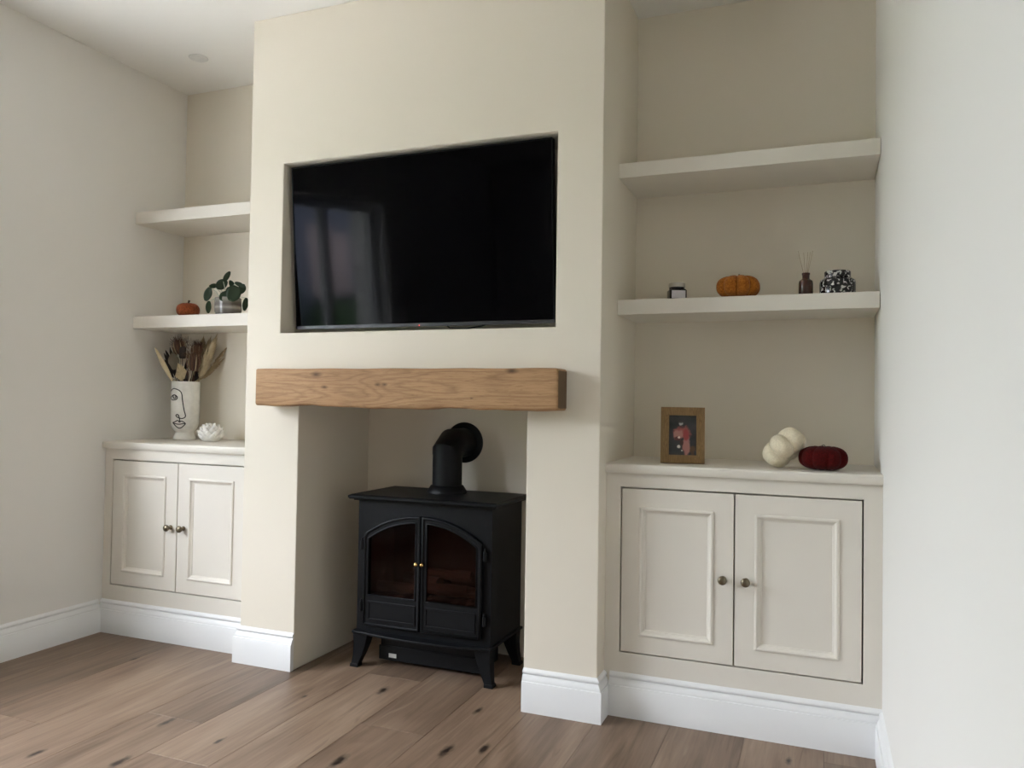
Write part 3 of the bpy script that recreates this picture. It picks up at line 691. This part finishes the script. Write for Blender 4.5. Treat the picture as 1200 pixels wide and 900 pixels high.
pumpkin_mesh(0.0775, 0.081, 8, 0.26, 64, lp=0.5).build('body', 'knit_orange', p1, local=True, smooth=True); stalk(p1, 0.070, 0.0035, 0.016)
p2 = thing('knitted_pumpkin', 'tiny rust-orange knitted pumpkin beside the potted plant', 'pumpkin', (-0.607, 0.300, 1.4529))
pumpkin_mesh(0.053, 0.068, 9, 0.09, 63).build('body', 'knit_rust', p2, local=True, smooth=True); stalk(p2, 0.058, 0.005, 0.022)
p3 = thing('velvet_pumpkin', 'dark red velvet pumpkin with a wire loop stalk beside the cream one', 'pumpkin', (2.205, 0.190, 0.8640))
pumpkin_mesh(0.0775, 0.080, 9, 0.13, 63, dip=0.35, sq=0.78).build('body', 'velvet_red', p3, local=True, smooth=True)
MB().tube([(-0.012+0.024*i/10, 0, 0.066+0.017*math.sin(math.pi*i/10)) for i in range(11)], 0.0011, 6).build('stalk_loop', 'stem_brown', p3, local=True, smooth=True)
p4 = thing('wool_pumpkin', 'cream wool pumpkin tipped on its side against the red one', 'pumpkin', (2.084, 0.200, 0.9320), (R(-14), R(-46), 0))
mbp = pumpkin_mesh(0.080, 0.090, 6, 0.30, 0, dip=0.3, lp=0.85)
mbp.v = [(x, y, z-0.043) for x, y, z in mbp.v]
mbp.build('body', 'wool_cream', p4, local=True, smooth=True)
MB().tube([(0, 0, 0.020), (0.001, 0, 0.036), (0.006, 0, 0.043)], [0.006, 0.005, 0.004], 8).build('stalk', 'stem_brown', p4, local=True, smooth=True)

# ------------------------------------------------------------------ candle in a black jar
cj = thing('jar_candle', 'squat black glass candle jar with silver lid and pale label', 'candle', (1.708, 0.268, 1.4513), (0, 0, R(22)))
def rsq(w, r_, z, n=5):
    pts = []
    for cx, cy, a0 in ((w-r_, w-r_, 0), (-w+r_, w-r_, 90), (-w+r_, -w+r_, 180), (w-r_, -w+r_, 270)):
        for i in range(n+1): a = R(a0+90*i/n); pts.append((cx+r_*math.cos(a), cy+r_*math.sin(a), z))
    return pts
def loft(rs):
    n = len(rs[0]); vs = [p for r_ in rs for p in r_]
    fs = [(k*n+i, k*n+(i+1) % n, (k+1)*n+(i+1) % n, (k+1)*n+i) for k in range(len(rs)-1) for i in range(n)]
    return MB().add(vs, fs + [tuple(reversed(range(n))), tuple(range((len(rs)-1)*n, len(rs)*n))])
loft([rsq(0.028, 0.006, 0), rsq(0.0305, 0.007, 0.002), rsq(0.0305, 0.007, 0.033), rsq(0.027, 0.007, 0.037), rsq(0.024, 0.012, 0.039)]).lathe([(0.0275, 0.038), (0.0275, 0.047), (0, 0.047)], (0, 0, 0), 32).build('jar', 'black_glass', cj, local=True, smooth='auto')
MB().box(-0.025, 0.025, -0.0312, -0.0303, 0.003, 0.031).build('label', 'label_paper', cj, local=True)['label'] = 'pale grey paper label'
MB().lathe([(0.0282, 0.0445), (0.0295, 0.046), (0.0295, 0.057), (0.0285, 0.060), (0.020, 0.0612), (0, 0.0615)], (0, 0, 0), 36).build('lid', 'silver_lid', cj, local=True, smooth='auto')

# ------------------------------------------------------------------ reed diffuser
rd = thing('reed_diffuser', 'brown glass reed diffuser bottle with thin sticks next to the mottled jar', 'diffuser', (2.146, 0.282, 1.4513))
MB().lathe([(0, 0), (0.0225, 0), (0.0238, 0.002), (0.0238, 0.044), (0.022, 0.052), (0.014, 0.058), (0.0118, 0.061), (0.0118, 0.072), (0.0132, 0.073), (0.0132, 0.0795), (0.0095, 0.0795), (0.0095, 0.060), (0.012, 0.052), (0, 0.05)], (0, 0, 0), 32).build('bottle', 'amber_glass', rd, local=True, smooth='auto')
for dx, dy, top in ((-0.026, 0.01, 0.160), (-0.008, 0.02, 0.155), (0.006, -0.01, 0.150), (0.014, 0.012, 0.154), (0.022, 0.0, 0.156)):
    MB().tube([(-dx*0.25, -dy*0.25, 0.052), (dx*0.3, dy*0.3, 0.08), (dx, dy, top)], 0.0010, 6).build('reed', 'reed_wood', rd, local=True, smooth=True)

# ------------------------------------------------------------------ mottled jar
mj = thing('lidded_jar', 'black and white mottled glass jar with a wide lid', 'jar', (2.2465, 0.285, 1.4513))
MB().lathe([(0, 0), (0.052, 0), (0.0572, 0.004), (0.0578, 0.040), (0.055, 0.050), (0.046, 0.0565), (0.039, 0.058), (0, 0.058)], (0, 0, 0), 48).build('jar_body', 'mottled_glass', mj, local=True, smooth='auto')
MB().lathe([(0, 0.058), (0.0405, 0.058), (0.0420, 0.0595), (0.0420, 0.078), (0.040, 0.0805), (0, 0.0815)], (0, 0, 0), 48).build('lid', 'mottled_glass', mj, local=True, smooth='auto')

# ------------------------------------------------------------------ picture frame, leaning back
FW, FH, BW = 0.152, 0.198, 0.029
pf = thing('picture_frame', 'small oak picture frame with a photo, standing on the cupboard top', 'picture frame', (1.7455, 0.196, 0.8664), (R(-7), 0, R(9)))
def mitre(pts): return pts
hw = FW/2; iw = hw-BW
rails = [[(-hw, 0), (hw, 0), (iw, BW), (-iw, BW)], [(hw, 0), (hw, FH), (iw, FH-BW), (iw, BW)], [(hw, FH), (-hw, FH), (-iw, FH-BW), (iw, FH-BW)], [(-hw, FH), (-hw, 0), (-iw, BW), (-iw, FH-BW)]]
for q in rails: MB().quads([q], 0.0, 0.017).build('frame_rail', 'frame_oak', pf, local=True, bevel=0.0008)
MB().box(-iw-0.004, iw+0.004, 0.011, 0.016, BW-0.004, FH-BW+0.004).build('backing', 'dark_gap', pf, local=True)
o = MB().box(-iw, iw, 0.0085, 0.0108, 0, FH-2*BW).build('photo', 'photo_print', pf, local=True); o.location = (0, 0, BW); o['label'] = 'printed photo of a figure in red and pink on a dark ground'
MB().add([(-0.02, 0.017, 0.13), (0.02, 0.017, 0.13), (0.025, 0.068, 0.0088), (-0.025, 0.068, 0.0088), (-0.02, 0.020, 0.13), (0.02, 0.020, 0.13), (0.025, 0.071, 0.0090), (-0.025, 0.071, 0.0090)], [(0, 1, 2, 3), (7, 6, 5, 4), (0, 4, 5, 1), (2, 6, 7, 3), (1, 5, 6, 2), (0, 3, 7, 4)]).build('easel_strut', 'dark_gap', pf, local=True)

# ------------------------------------------------------------------ face vase
VX, VY, VZ = -0.697, 0.390, 0.8652
va_ = thing('face_vase', 'tall white footed ceramic vase with a black line-drawn face', 'vase', (VX, VY, VZ))
VP = [(0, 0), (0.0515, 0), (0.0535, 0.003), (0.0528, 0.010), (0.0485, 0.020), (0.0440, 0.030), (0.0432, 0.036), (0.0470, 0.042), (0.0560, 0.051), (0.0622, 0.064), (0.0655, 0.082), (0.0665, 0.11), (0.0665, 0.20), (0.0652, 0.282), (0.0642, 0.2832), (0.0615, 0.282), (0.062, 0.20), (0.060, 0.08), (0.04, 0.055), (0, 0.052)]
MB().lathe(VP, (0, 0, 0), 56).build('vase_body', 'vase_glaze', va_, local=True, smooth='auto')
def vr_at(z):
    pts = VP[1:14]
    for (r0, z0_), (r1, z1_) in zip(pts, pts[1:]):
        if z0_ <= z <= z1_: return r0 + (r1-r0)*(z-z0_)/max(1e-6, z1_-z0_)
    return 0.0665
def smooth_line(pts, n=5):
    out_ = []
    for i in range(len(pts)-1):
        p0, p1, p2, p3 = pts[max(i-1, 0)], pts[i], pts[i+1], pts[min(i+2, len(pts)-1)]
        for k in range(n):
            t = k/n; out_.append(tuple(0.5*(2*p1[c]+(p2[c]-p0[c])*t+(2*p0[c]-5*p1[c]+4*p2[c]-p3[c])*t*t+(3*p1[c]-p0[c]-3*p2[c]+p3[c])*t**3) for c in (0, 1)))
    return out_ + [pts[-1]]
ART = [('drawn_profile', [(-124, 0.236), (-114.0, 0.242), (-99.3, 0.2479), (-79.7, 0.2434), (-66.2, 0.2339), (-60.5, 0.2204), (-57.7, 0.1953), (-54.0, 0.1682), (-49.5, 0.1411), (-44.4, 0.1179), (-48.8, 0.1081), (-59.6, 0.1041), (-67.8, 0.1067), (-76.5, 0.1097), (-83.4, 0.1173), (-80.5, 0.1231), (-73.2, 0.1213), (-69.6, 0.1117), (-66.5, 0.0943), (-65.1, 0.0866)]),
       ('drawn_eye', [(-122, 0.203), (-110.1, 0.212), (-95.8, 0.218), (-82.7, 0.2123), (-78.7, 0.2027), (-86.2, 0.1948), (-100.0, 0.1927), (-111.5, 0.1945), (-122, 0.203)]),
       ('drawn_iris', [(-100.7, 0.2165), (-101.5, 0.208), (-97, 0.2015), (-90.6, 0.2005), (-85.7, 0.2064), (-88.9, 0.2149)]),
       ('drawn_lips', [(-99.9, 0.0839), (-87.5, 0.0881), (-77.9, 0.0941), (-72.6, 0.0935), (-67.4, 0.0874), (-61.0, 0.0913), (-54.6, 0.0899), (-44.2, 0.0798), (-51.1, 0.0693), (-58.8, 0.0615), (-70.1, 0.0575), (-80.9, 0.0631), (-91.4, 0.0736), (-99.9, 0.0839)]),
       ('drawn_mouth_line', [(-99.9, 0.0827), (-81.3, 0.0778), (-67.2, 0.0769), (-54.4, 0.079), (-44.2, 0.0798)])]
for nm, l in ART:
    pts = []
    for a, z in smooth_line(l): r_ = vr_at(z)+0.0002; pts.append((r_*math.cos(R(a)), r_*math.sin(R(a)), z))
    MB().tube(pts, 0.0024, 6).build(nm, 'ink_black', va_, local=True, smooth=True)

# ------------------------------------------------------------------ dried stems standing in the vase
GRP = 'dried stems in the face vase'
INSIDE = Vector((VX, VY, VZ+0.10))
def stem_thing(name, label, tip_base, seed):
    t = thing(name, label, 'dried flower', (VX, VY, VZ+0.06), group=GRP); return t
def Q(p):
    """the bunch fans out in a plane turned 44 degrees to the back wall: x becomes the offset along the fan, y the depth across it"""
    dx, dy = p[0]-VX, p[1]-VY; e_ = 0.716*dx + 0.698*dy; t_ = 0.7*dy
    return Vector((VX + 0.716*e_ - 0.698*t_, VY + 0.698*e_ + 0.716*t_, p[2]))
def stem_path(head, k=0.55):
    """stem from inside the vase, past the rim, to a head position (world)"""
    hd = Q(head); d = Vector((hd.x-VX, hd.y-VY, 0)); rimp = Vector((VX, VY, VZ+0.283)) + d.normalized()*min(0.054, d.length*k + 0.006)
    foot = Vector((VX, VY, VZ+0.06)) - d.normalized()*0.03
    return [foot, (foot+rimp)/2, rimp, (rimp*0.5+hd*0.5), hd]
def plume(base, tip, wid, n, mat, t, seed, droop=0.0, blade=0.004):
    """feathery plume of many thin blades along base->tip"""
    rg = random.Random(seed); b_ = Q(base); e_ = Q(tip); ax = (e_-b_); ln = ax.length; ax.normalize()
    u = ax.cross(Vector((0, 1, 0))).normalized(); w = ax.cross(u); mb = MB()
    for i in range(n):
        s_ = (i+rg.random())/n; p = b_+ax*ln*s_*0.93; a = rg.uniform(0, 2*math.pi); side = u*math.cos(a)+w*math.sin(a)
        wd = wid*(math.sin(math.pi*min(1, 0.12+s_*0.95))**0.7); L_ = ln*rg.uniform(0.10, 0.20)
        q = p + ax*L_ + side*wd*rg.uniform(0.5, 1.0) - Vector((0, 0, droop*L_)); m_ = p*0.5+q*0.5 + side*wd*0.25
        nv = (q-p).cross(side); nv = nv.normalized()*blade*0.5 if nv.length > 1e-9 else u*blade*0.5
        mb.add([p, m_+nv, q, m_-nv], [(0, 1, 2, 3)])
    mb.tube([b_, e_-ax*ln*0.1], [0.0014, 0.0006], 5)
    return mb.build('plume', mat, t, smooth=False)
def spear(base, tip, wid, mat, t, name='blade', thick=0.003):
    b_ = Q(base); e_ = Q(tip); ax = e_-b_; side = ax.cross(Vector((0.55, -0.8, 0))).normalized(); nrm = ax.cross(side).normalized()
    vs = []; fs = []; n = 10
    for i in range(n+1):
        s_ = i/n; w_ = wid*(math.sin(math.pi*(0.08+0.92*s_))**0.8) + 0.0004; p = b_+ax*s_
        vs += [p-side*w_, p+nrm*thick*0.5, p+side*w_, p-nrm*thick*0.5]
    for i in range(n):
        for k in range(4): l = (k+1) % 4; fs.append((i*4+k, i*4+l, (i+1)*4+l, (i+1)*4+k))
    fs += [(0, 1, 2, 3), (n*4+3, n*4+2, n*4+1, n*4)]
    return MB().add(vs, fs).build(name, mat, t, smooth='auto')
def stem(t, pts, r_=0.0016, mat='dried_straw'): return MB().tube(pts, r_, 6).build('stem', mat, t, smooth=True)

def plume_thing(label, base, tip, wid, n, mat, seed, droop=0.0, blade=0.004):
    t = stem_thing('dried_plume', label, base, seed); pth = stem_path(base); stem(t, pth); plume(base, tip, wid, n, mat, t, seed, droop, blade); return t
t = stem_thing('dried_spear_leaf', 'long pale spear-shaped dried leaf leaning out of the vase alone', None, 1)
stem(t, stem_path((-0.742, 0.345, 1.165))); spear((-0.740, 0.346, 1.150), (-0.846, 0.338, 1.312), 0.0105, 'plume_cream', t, 'blade', 0.008)
plume_thing('broad fluffy cream pampas plume, the widest in the vase', (-0.596, 0.372, 1.165), (-0.490, 0.368, 1.376), 0.036, 700, 'plume_cream', 11, 0.1, 0.006)
plume_thing('thin tan grass plume arching outward above two smaller ones', (-0.590, 0.395, 1.170), (-0.438, 0.400, 1.338), 0.014, 220, 'plume_tan', 12, 0.2, 0.005)
plume_thing('short tan grass plume with a yellowish tip below the pampas', (-0.595, 0.390, 1.165), (-0.470, 0.398, 1.268), 0.015, 200, 'plume_tan', 13, 0.3, 0.005)
plume_thing('smallest tan grass plume just above the vase rim', (-0.622, 0.395, 1.160), (-0.548, 0.400, 1.200), 0.007, 80, 'plume_tan', 14, 0.3, 0.003)
plume_thing('airy tan grass plume standing behind the brown thistle bloom', (-0.650, 0.425, 1.200), (-0.626, 0.425, 1.368), 0.034, 420, 'plume_tan', 15, 0.0, 0.005)
plume_thing('pale tan grass plume between the pampas and the brown bloom', (-0.630, 0.415, 1.190), (-0.572, 0.415, 1.365), 0.032, 420, 'plume_tan', 16, 0.0, 0.005)
# thistle / protea blooms
def bloom(label, c, ax, rr, hh, mat, bristle, seed, cup=True):
    rg = random.Random(seed); t = stem_thing('dried_bloom', label, c, seed); ax = Vector(ax).normalized()
    stem(t, stem_path(Vector(c) - ax*hh*0.5)); c = Q(c)
    q = ax.to_track_quat('Z', 'Y').to_matrix()
    MB().lathe([(0, -hh*0.5), (rr*0.45, -hh*0.46), (rr*0.85, -hh*0.25), (rr*0.95, 0), (rr*0.8, hh*0.25), (rr*0.45, hh*0.42), (0, hh*0.46)], c, 20, q).build('head', mat, t, smooth=True)
    mb = MB()
    for i in range(150):
        a = rg.uniform(0, 2*math.pi); el = rg.uniform(0.1, 1.0); d = q @ Vector((math.cos(a)*(1-el*0.75), math.sin(a)*(1-el*0.75), 0.35+el)).normalized()
        p = c + q @ Vector((math.cos(a)*rr*0.7*(1-el*0.5), math.sin(a)*rr*0.7*(1-el*0.5), hh*(0.05+0.3*el)))
        mb.tube([p, p+d*hh*rg.uniform(0.25, 0.55)], [0.0009, 0.0003], 3)
    mb.build('bristles', bristle, t)['kind'] = 'stuff'
    for i in range(12):
        a = 2*math.pi*i/12; pts = []
        for k in range(6):
            ph = -0.5+0.85*k/5; r_ = rr*1.06*math.sqrt(max(0.05, 1-(ph*1.6)**2)); pts.append(c + q @ Vector((r_*math.cos(a), r_*math.sin(a), ph*hh)))
        MB().tube(pts, [0.0016, 0.0022, 0.0024, 0.0022, 0.0016, 0.0006], 5).build('bract', 'dried_rust' if i % 2 else 'dried_straw', t, smooth=True)
    return t
bloom('large rusty brown thistle bloom in the middle of the vase', (-0.622, 0.362, 1.248), (0.05, 0, 1), 0.034, 0.095, 'dried_brown', 'dried_rust', 21)
bloom('dark red-brown bloom leaning behind the black seed head', (-0.762, 0.405, 1.318), (-0.25, 0, 1), 0.030, 0.075, 'dried_brown', 'dried_brown', 22)
bloom('small brown bloom tucked behind the big rusty thistle', (-0.640, 0.400, 1.310), (0.1, 0, 1), 0.027, 0.060, 'dried_rust', 'dried_brown', 23)
# black seed head
t = stem_thing('dried_seed_head', 'black velvety seed head standing between the two brown blooms', None, 31)
stem(t, stem_path((-0.705, 0.372, 1.262)), 0.002, 'dried_dark')
MB().lathe([(0, 0), (0.012, 0.001), (0.0155, 0.006), (0.0155, 0.052), (0.012, 0.058), (0, 0.060)], Q((-0.705, 0.372, 1.260)), 18).build('seed_spike', 'dried_dark', t, smooth='auto')
# sage leaf, shield leaf
t = stem_thing('dried_leaf', 'dull sage-grey rounded dried leaf beside the black seed head', None, 32)
stem(t, stem_path((-0.742, 0.365, 1.225)), 0.0016, 'dried_sage'); spear((-0.740, 0.360, 1.205), (-0.748, 0.352, 1.290), 0.026, 'dried_sage', t, 'blade', 0.006)
t = stem_thing('dried_palm_leaf', 'pale straw palm leaf cut like a shield at the vase rim', None, 33)
c0 = Q((-0.678, 0.333, 1.150)); ex = Vector((0.74, 0.66, 0)); ez = Vector((0, 0, 1)); ny = Vector((0.66, -0.74, 0))
stem(t, stem_path((-0.672, 0.338, 1.165)), 0.0018)
outl = [(0.004, 0.0), (-0.024, 0.022), (-0.017, 0.050), (-0.013, 0.088), (0.012, 0.070), (0.029, 0.048), (0.019, 0.012)]
cen = (0.002, 0.040); nfold = 14
mbq = MB(); ring = []
for i in range(len(outl)):
    a, b_ = outl[i], outl[(i+1) % len(outl)]
    for k in range(2): ring.append((a[0]+(b_[0]-a[0])*k/2, a[1]+(b_[1]-a[1])*k/2))
P3 = [c0+ex*x+ez*z+ny*(0.0022 if i % 2 else -0.0022) for i, (x, z) in enumerate(ring)]
cf = c0+ex*cen[0]+ez*cen[1]; n = len(P3); thk = ny*0.0016
mbq.add([cf+thk]+[p+thk for p in P3]+[cf-thk]+[p-thk for p in P3], [(0, 1+i, 1+(i+1) % n) for i in range(n)]+[(n+1, n+2+(i+1) % n, n+2+i) for i in range(n)]+[(1+i, n+2+i, n+2+(i+1) % n, 1+(i+1) % n) for i in range(n)])
mbq.build('blade', 'dried_straw', t)
# dark spiky leaves at the vase's edge
t = stem_thing('dried_spiky_branch', 'dark brown spiky leaf branch beside the lone spear leaf', None, 34)
stem(t, stem_path((-0.765, 0.365, 1.22)), 0.0018, 'dried_dark')
for i, (bx, bz, tx, tz) in enumerate(((-0.748, 1.165, -0.790, 1.225), (-0.755, 1.185, -0.806, 1.255), (-0.760, 1.20, -0.812, 1.285), (-0.765, 1.225, -0.806, 1.300), (-0.760, 1.24, -0.782, 1.315), (-0.745, 1.17, -0.770, 1.24), (-0.735, 1.16, -0.748, 1.215))):
    spear((bx, 0.362+0.002*i, bz), (tx, 0.356+0.003*i, tz), 0.0075, 'dried_dark', t, 'leaf', 0.003)
# twig sprays at the top
t = stem_thing('dried_twig', 'fine dark branching twig rising highest above the blooms', None, 35)
stem(t, stem_path((-0.700, 0.402, 1.30)), 0.0014, 'dried_brown')
rg = random.Random(5)
mbq = MB()
for i in range(14):
    bz = rg.uniform(1.28, 1.34); bx = -0.702+rg.uniform(-0.006, 0.006)
    mbq.tube([Q((bx, 0.402, bz)), Q((bx+rg.uniform(-0.03, 0.022), 0.402+rg.uniform(-0.012, 0.012), bz+rg.uniform(0.025, 0.045)))], [0.0013, 0.0005], 4)
mbq.build('twiglets', 'dried_brown', t)
# dark filler foliage low in the bunch
t = stem_thing('dried_filler', 'dark brown filler foliage packed low behind the shield leaf', None, 36)
stem(t, stem_path((-0.66, 0.39, 1.19)), 0.0018, 'dried_dark')
for i in range(16):
    bx = rg.uniform(-0.760, -0.628); by = rg.uniform(0.37, 0.42)
    spear((VX+(bx-VX)*0.7, VY+(by-VY)*0.7, 1.13), (bx+rg.uniform(-0.02, 0.02), by, rg.uniform(1.18, 1.255)), rg.uniform(0.006, 0.011), 'dried_brown' if i % 2 else 'dried_dark', t, 'leaf', 0.003)

# ------------------------------------------------------------------ lotus tealight holder
LXc, LYc, LZc = -0.496, 0.348, 0.8652
lo = thing('lotus_holder', 'white ceramic lotus-shaped candle holder beside the face vase', 'candle holder', (LXc, LYc, LZc))
MB().lathe([(0, 0.0), (0.030, 0.0), (0.040, 0.006), (0.050, 0.020), (0.048, 0.040), (0.035, 0.058), (0, 0.064)], (0, 0, 0), 36).build('bowl', 'lotus_ceramic', lo, local=True, smooth=True)
def petal(ang, rb, zb_, rt_, zt_, wid):
    ca, sa = math.cos(R(ang)), math.sin(R(ang)); vs = []; fs = []; n = 7; m_ = 6
    for s2 in (0, 1):
        for i in range(n):
            s_ = i/(n-1); r_ = rb+(rt_-rb)*math.sin(s_*math.pi/2); z_ = zb_+(zt_-zb_)*s_**1.15; w_ = wid*(math.sin(math.pi*(0.22+0.74*s_))**0.55)+0.0006
            for k in range(m_+1):
                q = k/m_*2-1; rr = r_ - abs(q)**2*0.008 - (0.004 if s2 else 0)*(1-abs(q)*0.4); vs.append((rr*ca-q*w_*sa, rr*sa+q*w_*ca, z_-abs(q)**2*0.002))
    k1 = m_+1; o2 = n*k1
    for i in range(n-1):
        for k in range(m_):
            a = i*k1+k; fs.append((a, a+1, a+k1+1, a+k1)); fs.append((o2+a, o2+a+k1, o2+a+k1+1, o2+a+1))
    for i in range(n-1): fs.append((i*k1, (i+1)*k1, o2+(i+1)*k1, o2+i*k1)); fs.append((i*k1+m_, o2+i*k1+m_, o2+(i+1)*k1+m_, (i+1)*k1+m_))
    for k in range(m_): fs.append((k, o2+k, o2+k+1, k+1)); a = (n-1)*k1+k; fs.append((a, a+1, o2+a+1, o2+a))
    return MB().add(vs, fs)
for cnt, a0, rb, zb_, rt_, zt_, wd in ((9, 0, 0.036, 0.004, 0.060, 0.036, 0.019), (9, 20, 0.043, 0.018, 0.061, 0.052, 0.019), (9, 3, 0.044, 0.032, 0.054, 0.067, 0.018), (8, 24, 0.038, 0.044, 0.042, 0.080, 0.016), (5, 10, 0.022, 0.052, 0.024, 0.086, 0.014)):
    for i in range(cnt): petal(a0+360*i/cnt, rb, zb_, rt_, zt_, wd).build('petal', 'lotus_ceramic', lo, local=True, smooth=True)

# ------------------------------------------------------------------ potted plant
PX, PY, PZ = -0.372, 0.305, 1.4529
pp = thing('potted_plant', 'potted plant with fleshy dark green leaves in a grey banded pot', 'plant', (PX, PY, PZ))
MB().lathe([(0, 0), (0.049, 0), (0.055, 0.004), (0.0595, 0.018), (0.0605, 0.040), (0.0595, 0.066), (0.058, 0.083), (0.0555, 0.083), (0.055, 0.066), (0, 0.064)], (0, 0, 0), 44).build('pot', 'banded_pot', pp, local=True, smooth='auto')
MB().lathe([(0, 0.0665), (0.0548, 0.0665), (0.0548, 0.070), (0.03, 0.076), (0, 0.078)], (0, 0, 0), 28).build('soil', 'soil', pp, local=True, smooth=True)
E_R = Vector((0.745, 0.667, 0)); E_N = Vector((0.66, -0.738, -0.10)).normalized()
def leaf(c, ln, wd, ang, tilt, yawt, root=None):
    """fleshy cupped leaf; ang: direction of its tip in the upright plane facing the room, 0 = sideways, 90 = up"""
    ax = E_R*math.cos(R(ang)) + Vector((0, 0, 1))*math.sin(R(ang)); sd = ax.cross(E_N).normalized()
    q = Matrix.Rotation(R(tilt), 3, sd) @ Matrix.Rotation(R(yawt), 3, ax)
    ax2, sd2 = q @ ax, q @ sd; nn_ = ax2.cross(sd2).normalized(); c = Vector(c); vs = []; fs = []; n, m_ = 9, 6
    for s2 in (0.5, -0.5):
        for i in range(n):
            s_ = i/(n-1); w_ = wd*0.5*(math.sin(math.pi*(0.06+0.90*s_))**0.62)
            for k in range(m_+1):
                t_ = k/m_*2-1; cup = 0.10*wd*t_*t_ + 0.16*ln*(s_-0.5)**2
                vs.append(c + ax2*(s_-0.5)*ln + sd2*w_*t_ - nn_*cup + nn_*s2*0.004*(1-t_*t_*0.8))
    k1 = m_+1; o2 = n*k1
    for i in range(n-1):
        for k in range(m_): a = i*k1+k; fs.append((a, a+1, a+k1+1, a+k1)); fs.append((o2+a, o2+a+k1, o2+a+k1+1, o2+a+1))
    for i in range(n-1): fs.append((i*k1, (i+1)*k1, o2+(i+1)*k1, o2+i*k1)); fs.append((i*k1+m_, o2+i*k1+m_, o2+(i+1)*k1+m_, (i+1)*k1+m_))
    for k in range(m_): fs.append((k, o2+k, o2+k+1, k+1)); a = (n-1)*k1+k; fs.append((a, a+1, o2+a+1, o2+a))
    MB().add(vs, fs).build('leaf', 'leaf_green', pp, smooth=True)
    b_ = c - ax2*ln*0.5; s0 = Vector((PX, PY, PZ+0.07)) + (b_-Vector((PX, PY, b_.z)))*0.35
    mid_ = (s0+b_)*0.5 + Vector((0, 0, 0.012)); MB().tube([s0, mid_, b_], [0.0026, 0.0022, 0.0018], 6).build('leaf_stalk', 'leaf_stem', pp, smooth=True)
leaf((-0.373, 0.290, 1.636), 0.056, 0.026, 62, 10, 25)
leaf((-0.402, 0.290, 1.600), 0.060, 0.046, 40, -8, 10)
leaf((-0.440, 0.282, 1.593), 0.042, 0.022, 190, 10, 0)
leaf((-0.461, 0.270, 1.553), 0.066, 0.036, 255, -5, 10)
leaf((-0.450, 0.262, 1.491), 0.058, 0.026, 268, 6, -15)
leaf((-0.290, 0.246, 1.546), 0.074, 0.062, 250, -6, 0)
leaf((-0.354, 0.255, 1.538), 0.050, 0.038, 235, 0, 5)
leaf((-0.286, 0.282, 1.593), 0.048, 0.022, -22, 10, 20)
leaf((-0.280, 0.312, 1.505), 0.061, 0.027, 262, 5, -10)
leaf((-0.350, 0.300, 1.600), 0.040, 0.024, 120, 15, 0)
leaf((-0.335, 0.285, 1.570), 0.050, 0.040, 60, -20, 15)
leaf((-0.385, 0.330, 1.570), 0.050, 0.038, 110, 25, -15)
leaf((-0.330, 0.345, 1.585), 0.050, 0.036, 70, 25, 10)
